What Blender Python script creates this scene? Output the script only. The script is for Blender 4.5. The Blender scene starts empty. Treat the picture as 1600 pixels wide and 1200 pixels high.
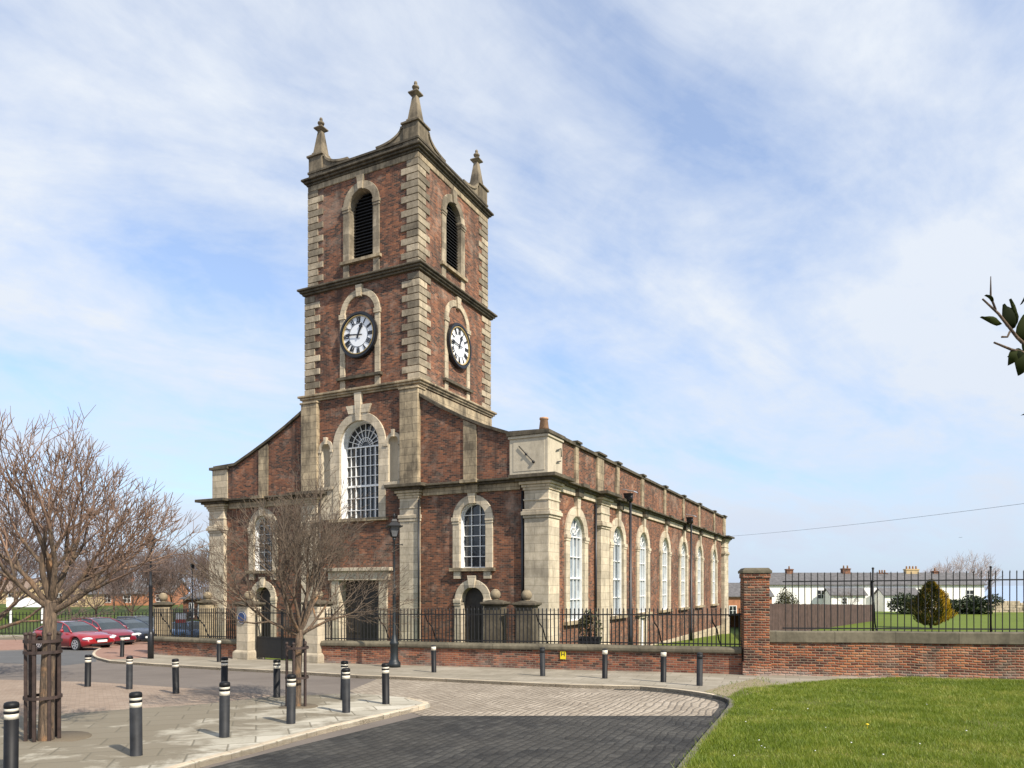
import bpy, bmesh, math, random
import numpy as np
from mathutils import Vector, Matrix
from mathutils.geometry import tessellate_polygon
R = math.radians
sc = bpy.context.scene
COL = sc.collection

# ------------------------------------------------------------------ camera
EYE = 2.2; FPX = 1100.0; HOR = 915.0; SLOPE = 0.0364       # ground falls gently away from the camera
cam = bpy.data.cameras.new('camera'); camo = bpy.data.objects.new('camera', cam); COL.objects.link(camo)
camo.location = (0, 0, EYE); camo.rotation_euler = (R(90), 0, 0)
cam.sensor_fit = 'HORIZONTAL'; cam.sensor_width = 36; cam.lens = FPX/1600*36
cam.shift_x = 0; cam.shift_y = (HOR-600)/1600
cam.clip_start = 0.1; cam.clip_end = 60000
sc.camera = camo
def gz(x, y): return -SLOPE*max(min(y, 400), -60)
def at(px, py):                                             # photo pixel -> point on the sloping ground
    Y = FPX*EYE/(py-(HOR+FPX*SLOPE)); return ((px-800)/FPX*Y, Y)
def atY(px, Y): return (px-800)/FPX*Y
def zrow(py, Y): return EYE+(HOR-py)/FPX*Y

# ------------------------------------------------------------------ sun, sky, exposure
SUN_EL, SX, SY = 42.0, 0.70, -0.714
sd = Vector((SX*math.cos(R(SUN_EL)), SY*math.cos(R(SUN_EL)), math.sin(R(SUN_EL))))
sl = bpy.data.lights.new('sun', 'SUN'); sl.energy = 4.9; sl.angle = R(0.53); sl.color = (1.0, 0.91, 0.78)
so = bpy.data.objects.new('sun', sl); COL.objects.link(so); so.rotation_euler = sd.to_track_quat('Z', 'Y').to_euler(); so.location = (30, -40, 60)
sc.view_settings.view_transform = 'Standard'; sc.view_settings.look = 'None'; sc.view_settings.exposure = 0.4; sc.view_settings.gamma = 1

class NT:
    def __init__(s, tree): s.t = tree; s.n = tree.nodes; s.l = tree.links
    def new(s, typ, **kw):
        nd = s.n.new(typ)
        for k, v in kw.items(): setattr(nd, k, v)
        return nd
    def put(s, sock, v):
        if isinstance(v, bpy.types.NodeSocket): s.l.new(v, sock)
        elif v is not None: sock.default_value = v
    def m(s, op, a, b=None, c=None, clamp=False):
        nd = s.new('ShaderNodeMath', operation=op, use_clamp=clamp); s.put(nd.inputs[0], a)
        if b is not None: s.put(nd.inputs[1], b)
        if c is not None: s.put(nd.inputs[2], c)
        return nd.outputs[0]
    def mix(s, f, a, b, blend='MIX'):
        nd = s.new('ShaderNodeMix', data_type='RGBA', blend_type=blend)
        s.put(nd.inputs[0], f); s.put(nd.inputs[6], a); s.put(nd.inputs[7], b); return nd.outputs[2]
    def ramp(s, f, stops, interp='LINEAR'):
        nd = s.new('ShaderNodeValToRGB'); cr = nd.color_ramp; cr.interpolation = interp
        while len(cr.elements) < len(stops): cr.elements.new(0.5)
        for e, (p, c) in zip(cr.elements, stops):
            e.position = p; e.color = c if len(c) == 4 else (*c, 1)
        s.put(nd.inputs[0], f); return nd.outputs[0]
    def noise(s, vec, scale, detail=4, rough=.55, dist=0):
        nd = s.new('ShaderNodeTexNoise'); s.put(nd.inputs['Vector'], vec); nd.inputs['Scale'].default_value = scale
        nd.inputs['Detail'].default_value = detail; nd.inputs['Roughness'].default_value = rough; nd.inputs['Distortion'].default_value = dist
        return nd.outputs[0]
    def sep(s, v): nd = s.new('ShaderNodeSeparateXYZ'); s.put(nd.inputs[0], v); return nd.outputs
    def comb(s, x=0., y=0., z=0.):
        nd = s.new('ShaderNodeCombineXYZ'); s.put(nd.inputs[0], x); s.put(nd.inputs[1], y); s.put(nd.inputs[2], z); return nd.outputs[0]
    def mapr(s, v, a, b, c=0., d=1.):
        nd = s.new('ShaderNodeMapRange'); s.put(nd.inputs[0], v)
        for i, q in enumerate((a, b, c, d)): nd.inputs[i+1].default_value = q
        return nd.outputs[0]

w = bpy.data.worlds.new("World"); sc.world = w; w.use_nodes = True
def build_world():
    t = NT(w.node_tree); t.n.clear()
    out = t.new('ShaderNodeOutputWorld'); bg = t.new('ShaderNodeBackground'); bg.inputs[1].default_value = 0.15
    sky = t.new('ShaderNodeTexSky', sky_type='NISHITA', sun_disc=False)
    sky.sun_elevation = R(SUN_EL); sky.sun_rotation = math.atan2(SX, SY); sky.air_density = 1.0; sky.dust_density = 0.6; sky.ozone_density = 2.0
    tc = t.new('ShaderNodeTexCoord'); x, y, z = t.sep(tc.outputs['Generated'])
    zz = t.m('ADD', t.m('MAXIMUM', z, 0.0), 0.30)
    px = t.m('ADD', t.m('DIVIDE', x, zz), 37.1); py = t.m('ADD', t.m('DIVIDE', y, zz), 37.1*.37)
    # streaky high cloud, drawn out along one wind direction
    ca, sa = math.cos(R(35)), math.sin(R(35))
    a = t.m('ADD', t.m('MULTIPLY', px, ca), t.m('MULTIPLY', py, sa)); b = t.m('SUBTRACT', t.m('MULTIPLY', py, ca), t.m('MULTIPLY', px, sa))
    st = t.comb(t.m('MULTIPLY', a, 0.5), b, 0.)
    n1 = t.noise(st, 2.9, 9, .62, .45); n2 = t.noise(t.comb(px, py, 3.1), 1.5, 6, .55, .3); n3 = t.noise(t.comb(px, py, 7.7), 8., 6, .62, .4)
    s = t.m('ADD', t.m('MULTIPLY', n1, .70), t.m('ADD', t.m('MULTIPLY', n2, .36), t.m('MULTIPLY', n3, .20)))
    mask = t.mapr(s, 0.47, 0.74)
    veil = t.m('ADD', t.m('MULTIPLY', mask, .68), 0.30)
    hz = t.m('POWER', t.m('SUBTRACT', 1.0, t.m('MAXIMUM', z, 0.0)), 6.0)
    cloud = t.mix(n2, (4.5, 4.7, 4.95, 1), (4.0, 4.35, 4.9, 1))
    skyc = t.mix(1.0, sky.outputs[0], (.84, 1.05, 1.25, 1), 'MULTIPLY')
    c = t.mix(t.m('MULTIPLY', hz, .80), t.mix(veil, skyc, cloud), (2.85, 3.35, 4.25, 1))
    t.l.new(c, bg.inputs[0]); t.l.new(bg.outputs[0], out.inputs[0])
build_world()

# ------------------------------------------------------------------ materials
def mat(name):
    m = bpy.data.materials.new(name); m.use_nodes = True; t = NT(m.node_tree)
    return m, t, t.n['Principled BSDF']
def plain(name, col, rough=.6, metal=0., var=.25, scale=8., spec=.5, coat=0.):
    m, t, p = mat(name); tc = t.new('ShaderNodeTexCoord'); nz = t.noise(tc.outputs['Object'], scale, 5, .6)
    lo = tuple(c*(1-var) for c in col); hi = tuple(min(1, c*(1+var)) for c in col)
    t.l.new(t.ramp(nz, [(.3, lo), (.7, hi)]), p.inputs['Base Color'])
    p.inputs['Roughness'].default_value = rough; p.inputs['Metallic'].default_value = metal; p.inputs['Specular IOR Level'].default_value = spec
    p.inputs['Coat Weight'].default_value = coat
    return m
def cells(t, u, v, bw, bh, jw, stagger=.5, wob=None):
    if wob is not None: v = t.m('ADD', v, wob)
    r = t.m('DIVIDE', v, bh); row = t.m('FLOOR', r); fv = t.m('FRACT', r)
    cu = t.m('ADD', t.m('DIVIDE', u, bw), t.m('MULTIPLY', t.m('MODULO', row, 2.0), stagger)); colm = t.m('FLOOR', cu); fu = t.m('FRACT', cu)
    du = t.m('MULTIPLY', t.m('MINIMUM', fu, t.m('SUBTRACT', 1.0, fu)), bw); dv = t.m('MULTIPLY', t.m('MINIMUM', fv, t.m('SUBTRACT', 1.0, fv)), bh)
    d = t.m('MINIMUM', du, dv)
    wn = t.new('ShaderNodeTexWhiteNoise', noise_dimensions='2D'); t.put(wn.inputs['Vector'], t.comb(colm, row, 0.))
    return d, wn.outputs['Value'], wn.outputs['Color']
def brick(name, palette, mortar, bw=.235, bh=.078, jw=.006, patch=.5, bump=.4, wob=0., light=(.42, .36, .30), lamt=.3, base=0., soot=.0):
    m, t, p = mat(name); tc = t.new('ShaderNodeTexCoord'); x, y, z = t.sep(tc.outputs['Object'])
    u = t.m('ADD', x, y); W = None
    if wob: W = t.m('MULTIPLY', t.m('SUBTRACT', t.noise(tc.outputs['Object'], 1.3, 2), .5), wob)
    d, rnd, _ = cells(t, u, t.m('ADD', z, 20.0), bw, bh, jw, .5, W)
    big = t.noise(tc.outputs['Object'], .55, 5, .6); fine = t.noise(tc.outputs['Object'], 9., 4, .6)
    k = t.m('ADD', t.m('MULTIPLY', rnd, 1-patch*.5), t.m('MULTIPLY', t.m('SUBTRACT', t.mapr(big, .3, .7), .5), patch*.75))
    k = t.m('ADD', k, t.m('MULTIPLY', t.m('SUBTRACT', fine, .5), .35), clamp=True)
    c = t.ramp(k, palette)
    lime = t.mapr(t.noise(tc.outputs['Object'], 1.7, 6, .68), .54, .74); c = t.mix(t.m('MULTIPLY', lime, lamt), c, (*light, 1))
    mo = t.mapr(d, jw*.6, jw*1.7, 1., 0.)
    c = t.mix(t.m('MULTIPLY', mo, .85), c, (*mortar, 1))
    if soot:
        sv = t.noise(t.comb(t.m('MULTIPLY', u, 1.6), t.m('MULTIPLY', z, .22), 0.), 1.1, 6, .65)
        c = t.mix(t.m('MULTIPLY', t.mapr(sv, .48, .68), soot), c, (.055, .042, .036, 1))
        pv = t.noise(tc.outputs['Object'], .42, 7, .7, .6); c = t.mix(t.m('MULTIPLY', t.mapr(pv, .54, .70), soot*.55), c, (*light, 1))
    if base:
        bz = t.m('MULTIPLY', t.mapr(z, .05, .42, 1., 0.), t.mapr(t.noise(tc.outputs['Object'], 2.6, 6, .65), .38, .60))
        c = t.mix(t.m('MULTIPLY', bz, base), c, (.40, .36, .32, 1))
    t.l.new(c, p.inputs['Base Color']); p.inputs['Roughness'].default_value = .93; p.inputs['Specular IOR Level'].default_value = .15
    bp = t.new('ShaderNodeBump'); bp.inputs['Strength'].default_value = bump; bp.inputs['Distance'].default_value = .02
    t.l.new(t.m('ADD', t.mapr(d, 0., jw*2), t.m('MULTIPLY', fine, .7)), bp.inputs['Height']); t.l.new(bp.outputs[0], p.inputs['Normal'])
    return m
def stone(name, a, b, dark, damt=.5, bw=.9, bh=.36, jw=.012, joint=.6, stain=(.50, .66), courses=True, rough=.9, vary=(.80, 1.1)):
    m, t, p = mat(name); tc = t.new('ShaderNodeTexCoord'); o = tc.outputs['Object']; x, y, z = t.sep(o); u = t.m('ADD', x, y)
    n1 = t.noise(o, .9, 6, .62); n2 = t.noise(o, 7., 5, .6)
    c = t.mix(t.mapr(n2, .25, .75), (*a, 1), (*b, 1))
    if courses:
        d, rnd, _ = cells(t, u, t.m('ADD', z, 20.), bw, bh, jw)
        c = t.mix(1., c, t.ramp(rnd, [(0, (vary[0],)*3), (1, (vary[1], vary[1]*.99, vary[1]*.97))]), 'MULTIPLY')
    zs = t.comb(t.m('MULTIPLY', x, 2.2), t.m('MULTIPLY', y, 2.2), t.m('MULTIPLY', z, .55))
    n3 = t.noise(zs, 1.3, 7, .68)
    st = t.m('MULTIPLY', t.mapr(t.m('ADD', t.m('MULTIPLY', n1, .5), t.m('MULTIPLY', n3, .5)), *stain), damt, clamp=True)
    c = t.mix(st, c, (*dark, 1))
    hgt = n2
    if courses:
        mo = t.mapr(d, jw*.4, jw*1.3, 1., 0.); c = t.mix(t.m('MULTIPLY', mo, joint), c, (*[q*.6 for q in dark], 1))
    t.l.new(c, p.inputs['Base Color']); p.inputs['Roughness'].default_value = rough; p.inputs['Specular IOR Level'].default_value = .2
    bp = t.new('ShaderNodeBump'); bp.inputs['Strength'].default_value = .35; bp.inputs['Distance'].default_value = .02; t.l.new(hgt, bp.inputs['Height']); t.l.new(bp.outputs[0], p.inputs['Normal'])
    return m
def ground(name, stops, scale=1.2, rough=.9, bump=.3, bscale=60., patch=.3):
    m, t, p = mat(name); tc = t.new('ShaderNodeTexCoord'); o = tc.outputs['Object']
    n1 = t.noise(o, scale, 7, .62); n2 = t.noise(o, bscale, 4, .7)
    k = t.m('ADD', t.m('MULTIPLY', n1, 1-patch), t.m('MULTIPLY', n2, patch))
    t.l.new(t.ramp(k, stops), p.inputs['Base Color']); p.inputs['Roughness'].default_value = rough; p.inputs['Specular IOR Level'].default_value = .25
    bp = t.new('ShaderNodeBump'); bp.inputs['Strength'].default_value = bump; bp.inputs['Distance'].default_value = .02; t.l.new(n2, bp.inputs['Height']); t.l.new(bp.outputs[0], p.inputs['Normal'])
    return m
def paved(name, palette, joint, bw, bh, jw, rot, bump=.6, jamt=.8, big=.35, rough=.85, stain=None, samt=.0, wob=.0, bigscale=.5, bias=None):
    m, t, p = mat(name); tc = t.new('ShaderNodeTexCoord'); o = tc.outputs['Object']; x, y, z = t.sep(o)
    ca, sa = math.cos(R(rot)), math.sin(R(rot))
    if wob:
        x = t.m('ADD', x, t.m('MULTIPLY', t.m('SUBTRACT', t.noise(o, .6, 3), .5), wob)); y = t.m('ADD', y, t.m('MULTIPLY', t.m('SUBTRACT', t.noise(o, .75, 3), .5), wob))
    u = t.m('ADD', t.m('MULTIPLY', x, ca), t.m('MULTIPLY', y, sa)); v = t.m('SUBTRACT', t.m('MULTIPLY', y, ca), t.m('MULTIPLY', x, sa))
    d, rnd, _ = cells(t, u, t.m('ADD', v, 200.), bw, bh, jw, .43)
    nb = t.noise(o, bigscale, 6, .62); nf = t.noise(o, 22., 4, .65)
    k = t.m('ADD', t.m('MULTIPLY', rnd, 1-big), t.m('MULTIPLY', t.mapr(nb, .3, .7), big)); k = t.m('ADD', k, t.m('MULTIPLY', t.m('SUBTRACT', nf, .5), .4), clamp=True)
    c = t.ramp(k, palette)
    if stain:
        sn = t.noise(o, .8, 7, .66, .4)
        if bias: sn = t.m('ADD', sn, t.mapr(t.sep(o)[0], bias[0], bias[1], .14, -.14))
        c = t.mix(t.m('MULTIPLY', t.mapr(sn, .42, .56), samt), c, (*stain, 1))
    mo = t.mapr(d, jw*.4, jw*1.6, 1., 0.); c = t.mix(t.m('MULTIPLY', mo, jamt), c, (*joint, 1))
    t.l.new(c, p.inputs['Base Color']); p.inputs['Roughness'].default_value = rough; p.inputs['Specular IOR Level'].default_value = .3
    bp = t.new('ShaderNodeBump'); bp.inputs['Strength'].default_value = bump; bp.inputs['Distance'].default_value = .03
    t.l.new(t.m('ADD', t.m('MULTIPLY', t.mapr(d, 0., jw*2.2), .8), t.m('ADD', t.m('MULTIPLY', nf, .35), t.m('MULTIPLY', rnd, .25))), bp.inputs['Height']); t.l.new(bp.outputs[0], p.inputs['Normal'])
    return m
M = {}
M['brick'] = brick('church_brick', [(0, (.055, .040, .034)), (.22, (.125, .060, .040)), (.5, (.20, .084, .050)), (.78, (.30, .122, .062)), (1, (.36, .25, .17))], (.22, .17, .128), patch=.55, lamt=.5, bump=.25, light=(.46, .35, .27), soot=.75)
M['wallbrick'] = brick('boundary_brick', [(0, (.06, .032, .026)), (.3, (.17, .06, .04)), (.6, (.28, .10, .055)), (.85, (.36, .15, .08)), (1, (.40, .28, .19))], (.24, .19, .14), patch=.5, wob=.05, lamt=.5, light=(.36, .31, .26), jw=.009, base=.5, soot=.3)
M['oldbrick'] = brick('old_brick', [(0, (.05, .025, .022)), (.25, (.17, .05, .03)), (.55, (.32, .10, .045)), (.8, (.42, .17, .075)), (1, (.45, .30, .19))], (.25, .20, .14), patch=.6, wob=.10, lamt=.45, light=(.42, .33, .25), jw=.013, bump=1., bh=.082, base=.7, soot=.35)
M['stone'] = stone('sandstone', (.47, .39, .27), (.60, .51, .375), (.13, .112, .084), damt=.68, stain=(.47, .63))
M['ashlar'] = stone('pale_ashlar', (.49, .415, .30), (.63, .55, .425), (.19, .16, .118), damt=.62, stain=(.47, .64), bw=1.3, bh=.36, joint=.5)
M['grimestone'] = stone('weathered_stone', (.37, .295, .19), (.49, .40, .27), (.07, .058, .044), damt=.8, stain=(.44, .60))
M['darkstone'] = stone('blackened_stone', (.095, .08, .057), (.155, .13, .093), (.03, .027, .021), damt=.8, stain=(.42, .6), courses=False)
M['pinnacle'] = stone('pinnacle_stone', (.20, .165, .112), (.30, .245, .17), (.05, .043, .033), damt=.8, stain=(.40, .58), courses=False)
M['quoin'] = stone('quoin_stone', (.38, .315, .22), (.57, .485, .36), (.075, .062, .046), damt=.75, stain=(.44, .62), bw=5., bh=.338, joint=.0, vary=(.42, 1.12))
M['coping'] = stone('coping_stone', (.13, .115, .082), (.20, .175, .125), (.055, .05, .038), damt=.65, stain=(.45, .62), bw=1.8, bh=50., jw=.012)
M['render'] = stone('cement_render', (.46, .40, .30), (.54, .475, .36), (.23, .2, .15), damt=.5, courses=False)
M['white'] = plain('white_paint', (.78, .78, .76), .45, var=.05)
M['glass'] = plain('dark_glass', (.022, .026, .032), .06, var=.2, spec=.7, scale=1.)
M['skyglass'] = plain('sky_tint_glass', (.30, .35, .40), .12, var=.25, spec=.7, scale=.9)  # pale sky reflection of the side windows put into the base colour
M['lampglass'] = plain('lantern_glass', (.10, .105, .11), .1, var=.3, spec=.6)
def pane_reflections(k, amt):
    t = NT(M[k].node_tree); p = t.n['Principled BSDF']; o = t.new('ShaderNodeTexCoord').outputs['Object']; x, y, z = t.sep(o)
    wn = t.new('ShaderNodeTexWhiteNoise', noise_dimensions='2D'); t.put(wn.inputs['Vector'], t.comb(t.m('FLOOR', t.m('MULTIPLY', t.m('ADD', x, y), 2.6)), t.m('FLOOR', t.m('MULTIPLY', z, 1.9)), 0.))
    bp = t.new('ShaderNodeBump'); bp.inputs['Strength'].default_value = amt; bp.inputs['Distance'].default_value = .05; t.l.new(t.noise(o, 2.2, 2), bp.inputs['Height']); t.l.new(bp.outputs[0], p.inputs['Normal'])
    src = p.inputs['Base Color'].links[0].from_socket; t.l.new(t.mix(1., src, t.ramp(wn.outputs['Value'], [(0, (.55, .58, .6)), (1, (1.15, 1.15, 1.12))]), 'MULTIPLY'), p.inputs['Base Color'])  # differing reflections from pane to pane painted into the base colour
pane_reflections('glass', .25); pane_reflections('skyglass', .25)
M['iron'] = plain('black_iron', (.010, .010, .011), .55, var=.3)
M['pole'] = plain('black_pole_paint', (.012, .013, .016), .4, var=.2)
M['greeniron'] = plain('blue_grey_iron', (.011, .016, .019), .5, var=.3)
M['louvre'] = plain('black_louvre', (.012, .011, .011), .7, var=.3)
M['door'] = plain('dark_timber_door', (.030, .024, .020), .6, var=.4, scale=5.)
M['void'] = plain('dark_interior', (.010, .010, .011), .9)
M['lead'] = plain('lead_roof', (.14, .145, .15), .6, var=.2, scale=2.)
M['slate'] = plain('slate_roof', (.11, .105, .105), .7, var=.35, scale=2.5)
M['brownroof'] = plain('brown_tiled_roof', (.20, .145, .11), .8, var=.25, scale=2.)
M['terracotta'] = plain('terracotta', (.46, .27, .16), .8, var=.2)
M['gold'] = plain('gilded_ring', (.35, .25, .09), .5, var=.2)
M['dial'] = plain('opal_dial', (.82, .84, .86), .35, var=.03)
M['clockblack'] = plain('clock_black', (.012, .012, .014), .35, var=.2)
M['bollard'] = plain('bollard_black', (.007, .007, .008), .55, var=.5, scale=6., spec=.3)
M['bollardgrey'] = plain('bollard_worn_black', (.020, .021, .023), .6, var=.5, scale=5., spec=.3)
M['band'] = plain('reflective_band', (.66, .61, .50), .4, var=.06)
M['rust'] = plain('rusty_guard_iron', (.042, .026, .021), .7, var=.5, scale=9.)
def barkmat():
    m, t, p = mat('tree_bark'); o = t.new('ShaderNodeTexCoord').outputs['Object']; x, y, z = t.sep(o)
    st = t.noise(t.comb(t.m('MULTIPLY', x, 22.), t.m('MULTIPLY', y, 22.), t.m('MULTIPLY', z, 3.2)), 1.5, 6, .68, .5); n2 = t.noise(o, 3., 5, .6)
    c = t.ramp(st, [(.32, (.030, .022, .016)), (.5, (.115, .082, .056)), (.68, (.22, .15, .095))]); c = t.mix(t.mapr(n2, .55, .68), c, (.30, .17, .085, 1))
    t.l.new(c, p.inputs['Base Color']); p.inputs['Roughness'].default_value = .95
    bp = t.new('ShaderNodeBump'); bp.inputs['Strength'].default_value = 1.; bp.inputs['Distance'].default_value = .03; t.l.new(st, bp.inputs['Height']); t.l.new(bp.outputs[0], p.inputs['Normal']); return m
M['bark'] = barkmat()
M['twig'] = plain('orange_brown_twigs', (.19, .12, .082), .85, var=.35, scale=3.)
M['twig2'] = plain('brown_twigs', (.125, .092, .064), .85, var=.4, scale=3.)
M['twigfar'] = plain('grey_brown_twigs', (.14, .10, .085), .9, var=.3, scale=1.)
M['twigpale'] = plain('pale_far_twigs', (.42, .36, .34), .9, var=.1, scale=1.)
M['asphalt'] = ground('road_asphalt', [(.3, (.125, .106, .092)), (.55, (.17, .146, .126)), (.75, (.215, .186, .16))], .55, .88, .25, 70., .3)
M['asphalt2'] = ground('dark_asphalt', [(.3, (.085, .085, .085)), (.7, (.13, .13, .128))], .7, .88, .25, 60., .35)
M['earth'] = ground('bare_earth', [(.25, (.10, .08, .055)), (.6, (.17, .14, .10)), (.85, (.10, .12, .05))], .4, .95, .3, 30., .3)
M['dirt'] = ground('trodden_dirt', [(.3, (.20, .16, .10)), (.55, (.27, .225, .145)), (.75, (.16, .17, .07))], 1.6, .95, .4, 30., .4)
M['setts'] = paved('pale_setts', [(0, (.26, .215, .165)), (.5, (.37, .315, .245)), (1, (.46, .395, .315))], (.14, .115, .09), .25, .16, .018, 66, bump=.8, wob=.42, big=.45, bigscale=.9, jamt=.7, stain=(.20, .165, .125), samt=.4, rough=.8)
M['darksetts'] = paved('dark_setts', [(0, (.016, .0155, .0145)), (.5, (.033, .032, .030)), (1, (.072, .069, .062))], (.016, .0155, .0145), .25, .16, .018, 66, bump=.7, wob=.45, rough=.8, jamt=.38, big=.5, bigscale=1.2, stain=(.095, .088, .075), samt=.35)
M['blocks'] = paved('brown_block_paving', [(0, (.20, .148, .108)), (.5, (.29, .222, .168)), (1, (.35, .278, .215))], (.17, .13, .096), .2, .1, .007, 31, bump=.3, jamt=.5, big=.55)
M['redblocks'] = paved('red_block_paving', [(0, (.22, .12, .085)), (.5, (.29, .17, .125)), (1, (.35, .22, .165))], (.18, .12, .09), .2, .1, .008, 20, bump=.3, jamt=.5, big=.5)
M['flags'] = paved('worn_flagstones', [(0, (.31, .285, .225)), (.5, (.43, .40, .325)), (1, (.54, .505, .42))], (.14, .125, .09), .95, .62, .014, 20, bump=.35, jamt=.8, big=.4, stain=(.165, .140, .098), samt=.88, wob=.05, bigscale=.35, bias=(-7., -2.))
M['greyflags'] = paved('grey_flagstones', [(0, (.24, .21, .165)), (.5, (.31, .275, .215)), (1, (.37, .33, .265))], (.14, .12, .09), .9, .6, .012, -20, bump=.3, jamt=.6, big=.4, stain=(.2, .175, .13), samt=.5)
M['kerb'] = stone('kerb_stone', (.46, .385, .28), (.58, .50, .385), (.27, .21, .15), damt=.6, bw=.9, bh=50., jw=.014)
M['darkkerb'] = stone('dark_kerb_stone', (.13, .12, .10), (.21, .19, .155), (.06, .056, .05), damt=.6, bw=.9, bh=50., jw=.014)
M['soil'] = ground('lawn_soil', [(.25, (.06, .075, .014)), (.55, (.115, .125, .024)), (.8, (.17, .15, .05))], 1.1, .95, .4, 40., .4)
M['lawnfar'] = ground('mown_lawn', [(.25, (.085, .12, .012)), (.6, (.115, .155, .016)), (.85, (.15, .185, .025))], .35, .9, .3, 25., .35)
M['parkgrass'] = ground('park_grass', [(.25, (.04, .06, .010)), (.6, (.06, .085, .014)), (.85, (.085, .105, .02))], .2, .9, .3, 12., .35)
M['whitewash'] = plain('whitewashed_wall', (.86, .84, .79), .8, var=.06, scale=.7)
M['yellowbrick'] = plain('buff_brick', (.50, .37, .20), .9, var=.15, scale=2.)
M['orangebrick'] = plain('orange_brick', (.38, .165, .085), .9, var=.25, scale=2.)
M['rubble'] = plain('rubble_stone', (.42, .345, .245), .95, var=.4, scale=2.2)
M['fenceboard'] = plain('brown_fence_board', (.075, .045, .036), .85, var=.35, scale=3.)
M['signwhite'] = plain('sign_white', (.88, .88, .87), .4, var=.02)
M['signred'] = plain('sign_red', (.5, .05, .04), .4, var=.05)
M['yellow'] = plain('sign_yellow', (.80, .62, .02), .4, var=.04)
M['blueplaque'] = plain('plaque_blue', (.03, .06, .17), .35, var=.15)
M['redcar'] = plain('red_car_paint', (.27, .008, .013), .28, var=.04, spec=.6, coat=1.)
M['winecar'] = plain('wine_car_paint', (.17, .008, .022), .28, var=.04, spec=.6, coat=1.)
M['navycar'] = plain('navy_car_paint', (.012, .016, .03), .25, var=.04, spec=.6, coat=1.)
M['greycar'] = plain('charcoal_car_paint', (.03, .034, .04), .28, var=.04, spec=.6, coat=1.)
M['bluecar'] = plain('pale_blue_car_paint', (.13, .24, .42), .28, var=.04, spec=.6, coat=1.)
M['tyre'] = plain('tyre_rubber', (.014, .014, .014), .85)
M['rim'] = plain('alloy_rim', (.62, .63, .65), .3, metal=.7, var=.05)
M['carglass'] = plain('car_glass', (.03, .04, .045), .05, var=.2, spec=.8)
M['lens'] = plain('lamp_lens', (.72, .74, .76), .1, var=.1, spec=.8)
M['plastic'] = plain('black_plastic', (.018, .018, .02), .5)
M['bird'] = plain('feathers', (.12, .12, .13), .8)
def leafmat(name, cols, trans=.25, big=False, rough=.55):
    m, t, p = mat(name); g = t.new('ShaderNodeNewGeometry')
    wn = t.new('ShaderNodeTexWhiteNoise', noise_dimensions='1D'); t.l.new(g.outputs['Random Per Island'], wn.inputs['W'])
    val = wn.outputs['Value']
    if big:
        o = t.new('ShaderNodeTexCoord').outputs['Object']; nb = t.noise(o, .9, 6, .65); nc = t.noise(o, 5.5, 3, .6)
        val = t.m('ADD', t.m('MULTIPLY', val, .45), t.m('ADD', t.m('MULTIPLY', t.mapr(nb, .34, .66), .46), t.m('MULTIPLY', t.mapr(nc, .35, .65), .2)), clamp=True)
    colr = t.ramp(val, cols); t.l.new(colr, p.inputs['Base Color']); p.inputs['Roughness'].default_value = rough; p.inputs['Specular IOR Level'].default_value = .5 if rough < .7 else .1
    tr = t.new('ShaderNodeBsdfTranslucent'); t.l.new(colr, tr.inputs[0])
    mx = t.new('ShaderNodeMixShader'); mx.inputs[0].default_value = trans; t.l.new(p.outputs[0], mx.inputs[1]); t.l.new(tr.outputs[0], mx.inputs[2])
    t.l.new(mx.outputs[0], t.n['Material Output'].inputs[0]); return m
M['grass'] = leafmat('grass_blades', [(0, (.058, .10, .008)), (.32, (.135, .195, .012)), (.65, (.22, .275, .024)), (1, (.42, .38, .10))], .35, big=True)
M['conifer'] = leafmat('gold_conifer', [(0, (.016, .026, .006)), (.5, (.04, .045, .007)), (.8, (.10, .08, .008)), (1, (.28, .17, .012))], .12)
M['golden'] = leafmat('sun_side_gold_tips', [(0, (.34, .20, .01)), (1, (.62, .40, .02))], .2)  # gold for the sun side of the conifer, sunlight painted into the colour
M['darkleaf'] = leafmat('dark_evergreen', [(0, (.012, .022, .008)), (.6, (.028, .045, .012)), (1, (.06, .075, .02))], .1)
M['oliveleaf'] = leafmat('olive_shrub', [(0, (.05, .055, .02)), (.6, (.085, .085, .035)), (1, (.13, .11, .05))], .15)
M['sprigleaf'] = leafmat('glossy_leaf', [(0, (.006, .010, .002)), (.6, (.012, .018, .003)), (1, (.026, .034, .006))], .05, rough=.8)
M['petal'] = plain('daisy_petal', (.85, .85, .83), .6, var=.03)
M['yolk'] = plain('flower_yellow', (.75, .55, .02), .6, var=.05)
def seamat():
    m, t, p = mat('hazy_sea'); p.inputs['Base Color'].default_value = (.30, .40, .55, 1); p.inputs['Roughness'].default_value = .35; return m
M['sea'] = seamat()

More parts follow.
